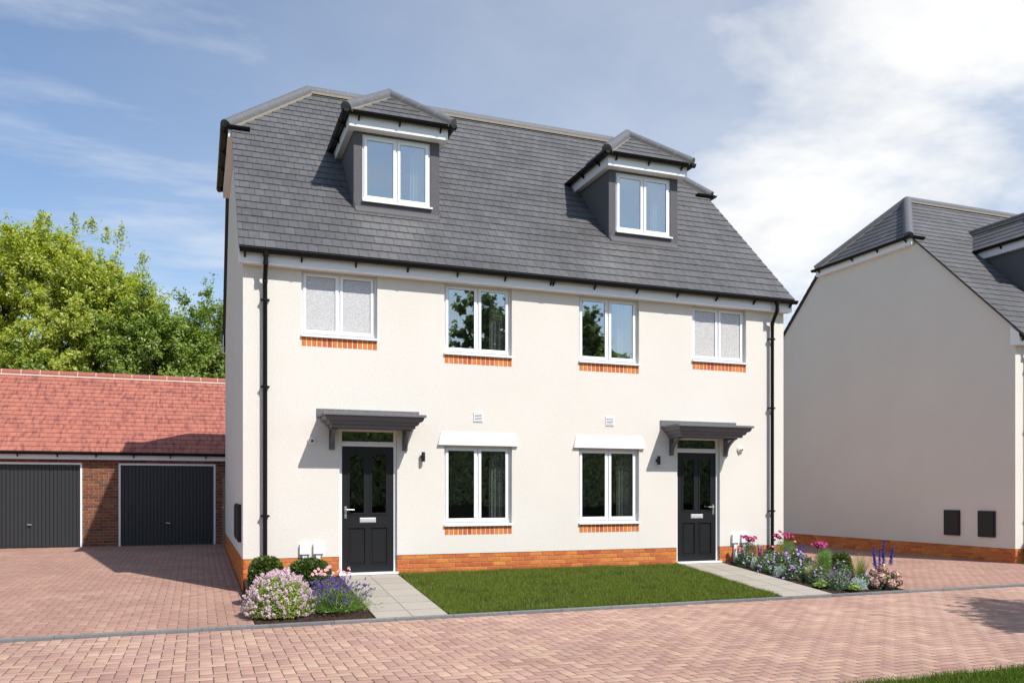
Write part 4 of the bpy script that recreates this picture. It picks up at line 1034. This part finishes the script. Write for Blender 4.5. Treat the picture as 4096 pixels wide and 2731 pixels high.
def cosmos(label, x, y, h, n, sx, seed, fern=.3, fx=0, key='fern'):
    g = np.random.default_rng(seed); t = thing('cosmos_plant', label, 'plant', (x, y, gz(x, y)), 'magenta daisy plants')
    B = np.stack([g.uniform(-sx, sx, n), g.normal(0, .06, n), h + g.normal(-.02, .04, n)], 1)
    A = B * np.array([.25, .25, 0]); stems('flower_stems', A, B, .0022, M['gerleaf'], t); put_flowers(t, 'cosmos', [tuple(b) for b in B], g, sc=(.8, 1.25))
    k = 4200; d = rand_dirs(g, k); P = d * (g.uniform(.2, 1, k) ** .5)[:, None] * np.array([fern * .55, fern * .45, h * .42]); P[:, 2] += h * .45; P[:, 0] += fx
    leaf_cloud('foliage', P, .020, M[key], t, g, .07, axis=d * .5 + rand_dirs(g, k) * .8 + np.array([0, 0, .4]))
    return t
cosmos('leftmost magenta daisies, in front of the right utility boxes', 9.02, -.30, .50, 15, .13, 81, .30, key='gerleaf')
cosmos('tall magenta daisies with bright ferny leaves at the right downpipe', 9.72, -.35, .55, 17, .19, 82, .42, .10)
cosmos('magenta daisies rising before the neighbouring drive, mid border', 9.62, -1.52, .56, 16, .20, 83, .34, .10)
def mound(label, x, y, r, h, seed, leaf='gerleaf', n=2600, ls=.016, flowers=16, fkey='ger', name='geranium_plant', cat='plant', group='violet flowered mounds', asp=.75):
    g = np.random.default_rng(seed); t = thing(name, label, cat, (x, y, gz(x, y)), group)
    r *= 1.12; h *= 1.2; P, d = dome_pts(g, n, r, r, h * .88, .35); P += g.normal(0, .012, P.shape); P[:, 2] = np.maximum(P[:, 2], .005); leaf_cloud('foliage', P, ls, M[leaf], t, g, asp, d, .3)
    if flowers:
        Q, d = dome_pts(g, flowers, r * 1.05, r * 1.05, h, .95); Q[:, 1] = -np.abs(Q[:, 1]) * .8 + .02; Q += g.normal(0, .015, Q.shape); put_flowers(t, fkey, [tuple(q) for q in Q], g)
    return t
mound('violet-flowered mound nearest the right front door', 8.84, -.42, .17, .30, 91)
mound('violet-flowered mound between the first silver plant and the path', 8.84, -.98, .17, .27, 92)
mound('violet-flowered mound behind the second silver plant', 9.15, -1.08, .19, .33, 93, flowers=20)
mound('violet-flowered mound beside the path, right of the second silver plant', 8.92, -1.72, .19, .26, 94, flowers=20)
mound('violet-flowered mound in the middle of the right border', 9.45, -1.30, .19, .32, 95)
mound('violet-flowered mound just behind the lime leaves at the path edge', 8.98, -2.18, .16, .24, 96, flowers=9)
mound('low violet-flowered mound at the wall below the magenta daisies', 9.30, -.55, .19, .30, 97, flowers=12)
mound('violet-flowered mound at the back of the border by the mid drive', 9.55, -.95, .17, .34, 191, flowers=12)
mound('leafy mound with violet flowers behind the feathery plant', 9.68, -1.95, .15, .30, 192, flowers=10)
mound('low grey-green mound between silvery plant and mophead blooms', 9.52, -2.62, .13, .22, 193, leaf='catleaf', flowers=6)
mound('dark green leafy mound under the long pale grass', 8.86, -1.36, .14, .20, 98, leaf='catleaf', flowers=3)
mound('dark leafy mound with few violet flowers near the house corner', 9.70, -.85, .19, .28, 99, flowers=10)
def silver(label, x, y, r, h, seed):
    g = np.random.default_rng(seed); t = thing('silver_plant', label, 'plant', (x, y, gz(x, y)), 'silvery white foliage plants')
    P, d = dome_pts(g, 1500, r, r, h, .2); leaf_cloud('foliage', P, .018, M['silver'], t, g, .25, axis=d + rand_dirs(g, 1500) * .6)
silver('silvery white plant nearest the right front door', 8.88, -.68, .09, .22, 101)
silver('silvery white plant halfway along the path', 8.80, -1.45, .11, .17, 102)
silver('silvery white plant by the kerb, left of the mophead blooms', 9.34, -2.72, .14, .19, 103)
def fountain(label, x, y, n, ln, arch, mat, seed, w=.004, name='ornamental_grass', up=1.0, bias=(0, 0)):
    g = np.random.default_rng(seed); t = thing(name, label, 'grass plant', (x, y, gz(x, y)), 'tufts of ornamental grass')
    a = g.uniform(0, 2 * np.pi, n); L = g.uniform(.6, 1.1, n) * ln; out = g.uniform(.15, 1, n) * arch; seg = 5; V = np.zeros((n, seg + 1, 2, 3))
    dx, dy = np.cos(a) + bias[0], np.sin(a) + bias[1]; px, py = -np.sin(a), np.cos(a); b = g.normal(0, .02, (n, 2))
    for s in range(seg + 1):
        u = s / seg; hx = out * L * u ** 1.7; hz = L * up * (u - out * .62 * u ** 2.4); ww = w * (1 - u * .85) / 2
        c = np.stack([b[:, 0] + dx * hx, b[:, 1] + dy * hx, np.maximum(hz, .0)], 1)
        V[:, s, 0] = c - np.stack([px * ww, py * ww, 0 * px], 1); V[:, s, 1] = c + np.stack([px * ww, py * ww, 0 * px], 1)
    F = []
    for s in range(seg): F += [2 * s, 2 * s + 1, 2 * s + 3, 2 * s + 2]
    F = np.array(F)[None] + (np.arange(n) * (seg + 1) * 2)[:, None]
    npmesh('blades', V.reshape(-1, 3), F.ravel(), M[mat], t, 4); return t
fountain('pale arching grass tuft behind the first silver plant', 9.08, -.78, 380, .34, 1.0, 'stipa', 111, .0032, bias=(.3, -.2))
fountain('long pale arching grass tuft beside the path near the kerb', 9.00, -1.98, 620, .42, 1.05, 'stipa', 112, .0034, bias=(.4, -.2))
fountain('stiff yellow-green grass between clipped bush and salvia spikes', 9.60, -2.50, 200, .56, .55, 'yellowgrass', 113, .009)
def ferny(label, x, y, r, h, seed):
    g = np.random.default_rng(seed); t = thing('ferny_plant', label, 'plant', (x, y, gz(x, y))); n = 2600
    d = rand_dirs(g, n); P = d * (g.uniform(.3, 1, n) ** .5 * (1 + .25 * np.sin(d[:, 0] * 6 + d[:, 2] * 5)))[:, None] * np.array([r, r, h * .5]); P[:, 2] += h * .52
    leaf_cloud('foliage', P, .030, M['fern'], t, g, .07, axis=d * .6 + rand_dirs(g, n) * .7 + np.array([0, 0, .5])); m = MB(); m.tube([(0, 0, -.02), (0, 0, h * .5)], .01, 6); m.build('stem', M['gerleaf'], t)
ferny('bright green feathery plant between pale grass and clipped bush', 9.34, -1.95, .115, .47, 121)
def catmint():
    g = np.random.default_rng(122); x, y = 9.02, -2.62; t = thing('catmint', 'grey-green bushy catmint with pale lilac spikes at the kerb', 'plant', (x, y, gz(x, y)))
    P, d = dome_pts(g, 3800, .20, .20, .27, .3); leaf_cloud('foliage', P, .012, M['catleaf'], t, g, .65, d, .2)
    k = 55; d = rand_dirs(g, k); d[:, 2] = np.abs(d[:, 2]) + .5; d /= np.linalg.norm(d, axis=1)[:, None]; A = d * .14; B = A + d * g.uniform(.1, .26, k)[:, None]
    stems('flower_stems', A, B, .0014, M['catleaf'], t); o = spikes(t, 'flower_spikes', (A + B) / 2, d, g.uniform(.06, .12, k), 26, .006, M['catfl'], g, .012)
catmint()
def broad(label, x, y, r, n, seed):
    g = np.random.default_rng(seed); t = thing('lime_leaf_plant', label, 'plant', (x, y, gz(x, y)), 'lime green leafy plants'); m = MB()
    for i in range(n):
        a = g.uniform(0, 6.28); rr = r * math.sqrt(g.uniform(0, 1)); cx, cy = rr * math.cos(a), rr * math.sin(a); cz = .03 + .08 * (1 - rr / r) + g.uniform(0, .03); s = g.uniform(.028, .045)
        tl = Vector((math.cos(a) * .6 + g.normal(0, .3), math.sin(a) * .6 + g.normal(0, .3), 1)).normalized(); X = tl.orthogonal().normalized(); Y = tl.cross(X)
        pts = [Vector((cx, cy, cz - .006))]
        for k in range(15):
            q = 2 * math.pi * k / 15; rad = s * (1 + .16 * math.cos(5 * q) - (.45 if k == 0 else 0)); pts.append(Vector((cx, cy, cz)) + X * rad * math.cos(q) + Y * rad * math.sin(q) + tl * .006)
        m.add([tuple(p) for p in pts], [(0, 1 + k, 1 + (k + 1) % 15) for k in range(15)])
    m.build('foliage', M['lime'], t, fix=False)
broad('lime green rounded leaves at the path edge, left of the catmint', 8.80, -2.50, .12, 60, 131)
broad('lime green rounded leaves at the kerb, right of the catmint', 9.13, -2.86, .09, 38, 132)
broad('yellow-green flowered clump at the wall beside the right door', 8.93, -.22, .12, 30, 133)
def seedheads(label, x, y, w, h, n, seed, mat='brown'):
    g = np.random.default_rng(seed); t = thing('seedhead_plant', label, 'plant', (x, y, gz(x, y)), 'clumps of dark flower spikes')
    B = np.stack([g.uniform(-w, w, n), g.normal(0, w * .5, n), h * g.uniform(.75, 1.05, n)], 1); A = B * np.array([.5, .5, 0]); d = (B - A) / np.linalg.norm(B - A, axis=1)[:, None]
    stems('flower_stems', A, B, .0018, M['gerleaf'], t); spikes(t, 'flower_spikes', B - d * .10, d, np.full(n, .11), 34, .006, M[mat], g, .008, False)
    P, dd = dome_pts(g, 700, w, w * .8, h * .5, .4); leaf_cloud('foliage', P, .014, M['gerleaf'], t, g, .5)
seedheads('brown seed spikes in front of the lighter clipped bush', 9.72, -1.78, .13, .32, 42, 141)
seedheads('brown seed spikes behind the second silver plant', 9.28, -1.72, .12, .27, 26, 142)
seedheads('dark violet-blue spikes against the wall left of the downpipe', 9.28, -.30, .13, .36, 24, 143, 'blue')
seedheads('thin dark blue spikes between the two right-hand daisy clumps', 9.86, -.75, .10, .42, 14, 144, 'blue')
seedheads('thin blue spikes in front of the right downpipe', 9.45, -.75, .16, .34, 18, 145, 'blue')
def salvia():
    g = np.random.default_rng(151); x, y = 9.96, -2.60; t = thing('salvia', 'tall violet-blue salvia spikes above the mophead blooms', 'plant', (x, y, gz(x, y)))
    tips = [(-.27, .61), (-.18, .66), (-.05, .55), (-.01, .60), (.10, .75), (.20, .66)]
    for (dx, z) in tips:
        b = np.array([dx * .78, g.normal(0, .04), z - .30]); e = np.array([dx, b[1] - .01, z]); d = (e - b) / np.linalg.norm(e - b)
        o = spikes(t, 'flower_spike', np.array([b]), np.array([d]), [.30], 420, .0095, M['blue'], g, .022)
    A = np.array([[dx * .3, 0, 0] for dx, z in tips]); B = np.array([[dx, 0, z - .03] for dx, z in tips]); stems('flower_stems', A, B, .003, M['gerleaf'], t)
    P, d = dome_pts(g, 900, .18, .14, .30, .3); leaf_cloud('foliage', P, .022, M['gerleaf'], t, g, .5)
salvia()
def hydrangea():
    g = np.random.default_rng(152); x, y = 9.86, -2.72; t = thing('hydrangea', 'hydrangea with seven faded pink mophead blooms at the kerb corner', 'plant', (x, y, gz(x, y)))
    z0 = gz(x, y); hs = [(9.68, .25, .062), (9.89, .29, .082), (9.73, .175, .080), (10.16, .19, .080), (10.05, .105, .066), (9.83, .09, .070), (9.58, .10, .062)]
    for i, (hx, hz, r) in enumerate(hs):
        c = np.array([hx - x, [.02, .04, -.08, .02, -.13, -.20, -.12][i], hz]); n = 480; d = rand_dirs(g, n); P = c + d * (r * g.uniform(.78, 1.1, n) * (1 + .10 * np.sin(d[:, 0] * 7 + i) * np.cos(d[:, 2] * 6)))[:, None]
        o = leaf_cloud('bloom', P, .0155, M['hydr'], t, g, .85, d, .8)
        m = MB()
        rows = [[tuple(c + .72 * r * np.array([math.cos(a) * math.cos(q), math.sin(a) * math.cos(q), math.sin(q)])) for a in [2 * math.pi * k / 10 for k in range(10)]] for q in [math.pi * (j / 6 - .5) * .98 for j in range(7)]]
        m.add([p for rr in rows for p in rr], [(j * 10 + k, j * 10 + (k + 1) % 10, (j + 1) * 10 + (k + 1) % 10, (j + 1) * 10 + k) for j in range(6) for k in range(10)]); m.build('bloom_core', M['brown'], o, fix=False)
    P, d = dome_pts(g, 240, .22, .20, .20, .3); leaf_cloud('foliage', P, .042, M['gerleaf'], t, g, .6, d, .5)
hydrangea()
# lilac flowers past the right house front corner
mound('small lilac-flowered plant at the neighbouring front corner', HX + .32, -.22, .16, .38, 160, flowers=12)

# ------------------------------------------------------------------ camera
cam = bpy.data.cameras.new('camera'); co = bpy.data.objects.new('camera', cam); COL.objects.link(co)
cam.sensor_width = 36; cam.lens = 3344 / 4096 * 36; cam.shift_y = (1966 - 1365.5) / 4096; cam.clip_end = 1500; cam.clip_start = .1
co.location = (-.6424, -13.4, 1.33); co.rotation_euler = (R(90), 0, -R(20.586)); SC.camera = co

# ------------------------------------------------------------------ light
EL, AZ = 49.9, 27.5
sd = Vector((math.sin(R(AZ)) * math.cos(R(EL)), -math.cos(R(AZ)) * math.cos(R(EL)), math.sin(R(EL))))
sl = bpy.data.lights.new('sun', 'SUN'); sl.energy = 5.0; sl.angle = R(.5); sl.color = (1, .962, .90)
so = bpy.data.objects.new('sun', sl); COL.objects.link(so); so.rotation_euler = sd.to_track_quat('Z', 'Y').to_euler()
w = bpy.data.worlds.new('World'); SC.world = w; w.use_nodes = True; nt = w.node_tree; nt.nodes.clear()
sky = N(nt, 'ShaderNodeTexSky', sky_type='NISHITA', sun_disc=False, sun_elevation=R(EL), sun_rotation=R(180 - AZ), air_density=1.0, dust_density=.6, ozone_density=1.2)
tc = N(nt, 'ShaderNodeTexCoord'); sep = N(nt, 'ShaderNodeSeparateXYZ'); nt.links.new(tc.outputs['Generated'], sep.inputs[0])
def MA(op, a, b, c=None, cl=False):
    n = N(nt, 'ShaderNodeMath', operation=op, use_clamp=cl)
    for i, v in enumerate((a, b, c)):
        if v is None: continue
        if isinstance(v, (int, float)): n.inputs[i].default_value = v
        else: nt.links.new(v, n.inputs[i])
    return n.outputs[0]
X, Y, Z = sep.outputs
zz = MA('ADD', MA('MAXIMUM', Z, 0), .18)
cx_ = MA('DIVIDE', X, zz); cy_ = MA('DIVIDE', Y, zz)
cmb = N(nt, 'ShaderNodeCombineXYZ'); nt.links.new(cx_, cmb.inputs[0]); nt.links.new(cy_, cmb.inputs[1])
side = MA('ADD', MA('MULTIPLY', X, .866), MA('MULTIPLY', Y, .5))       # grows towards the right of the view
def nz(scale, detail, rough, vs=(1, 1, 1), off=(0, 0, 0)):
    mp = N(nt, 'ShaderNodeMapping'); mp.inputs['Scale'].default_value = vs; mp.inputs['Location'].default_value = off; nt.links.new(cmb.outputs[0], mp.inputs[0])
    n = N(nt, 'ShaderNodeTexNoise', inp={'Scale': scale, 'Detail': detail, 'Roughness': rough, 'Distortion': .25}); nt.links.new(mp.outputs[0], n.inputs['Vector']); return n.outputs['Fac']
big = nz(1.1, 9, .56, (1, 1, 1), (3.1, 1.7, 0)); wisp = nz(1.5, 9, .62, (.6, 1.7, 1), (7.5, 3.2, 0))
f1 = MA('ADD', big, MA('ADD', MA('MULTIPLY', MA('SUBTRACT', side, .74), .78), MA('MULTIPLY', MA('SUBTRACT', Z, .34), -.05)))
m1 = N(nt, 'ShaderNodeMapRange', interpolation_type='SMOOTHSTEP', inp={1: .42, 2: .72}); nt.links.new(f1, m1.inputs[0])
m2 = N(nt, 'ShaderNodeMapRange', interpolation_type='SMOOTHSTEP', inp={1: .40, 2: .72, 4: .45}); nt.links.new(wisp, m2.inputs[0])
veil = N(nt, 'ShaderNodeMapRange', interpolation_type='SMOOTHSTEP', inp={1: .2, 2: 1.0, 3: .03, 4: .42}); nt.links.new(side, veil.inputs[0])
mask = MA('MAXIMUM', MA('MAXIMUM', m1.outputs[0], m2.outputs[0], cl=True), veil.outputs[0])
SK = .135
mx_ = N(nt, 'ShaderNodeMix', data_type='RGBA'); nt.links.new(mask, mx_.inputs[0]); nt.links.new(mulc(nt, sky.outputs[0], (.92, 1.0, 1.07)), mx_.inputs[6])
nt.links.new(ramp(nt, nz(3.2, 8, .6, (1, 1, 1), (9, 4, 0)), [(.32, (5.6, 5.75, 6.0)), (.6, (7.1, 7.1, 7.0))]), mx_.inputs[7])
bg = N(nt, 'ShaderNodeBackground', inp={1: SK}); nt.links.new(mx_.outputs[2], bg.inputs[0])
wo = N(nt, 'ShaderNodeOutputWorld'); nt.links.new(bg.outputs[0], wo.inputs[0])
SC.view_settings.view_transform = 'Standard'; SC.view_settings.look = 'None'; SC.view_settings.exposure = .16; SC.view_settings.gamma = 1
SC.render.resolution_x = 1024; SC.render.resolution_y = 682
SC.render.engine = 'CYCLES'; SC.cycles.max_bounces = 6; SC.cycles.transparent_max_bounces = 8
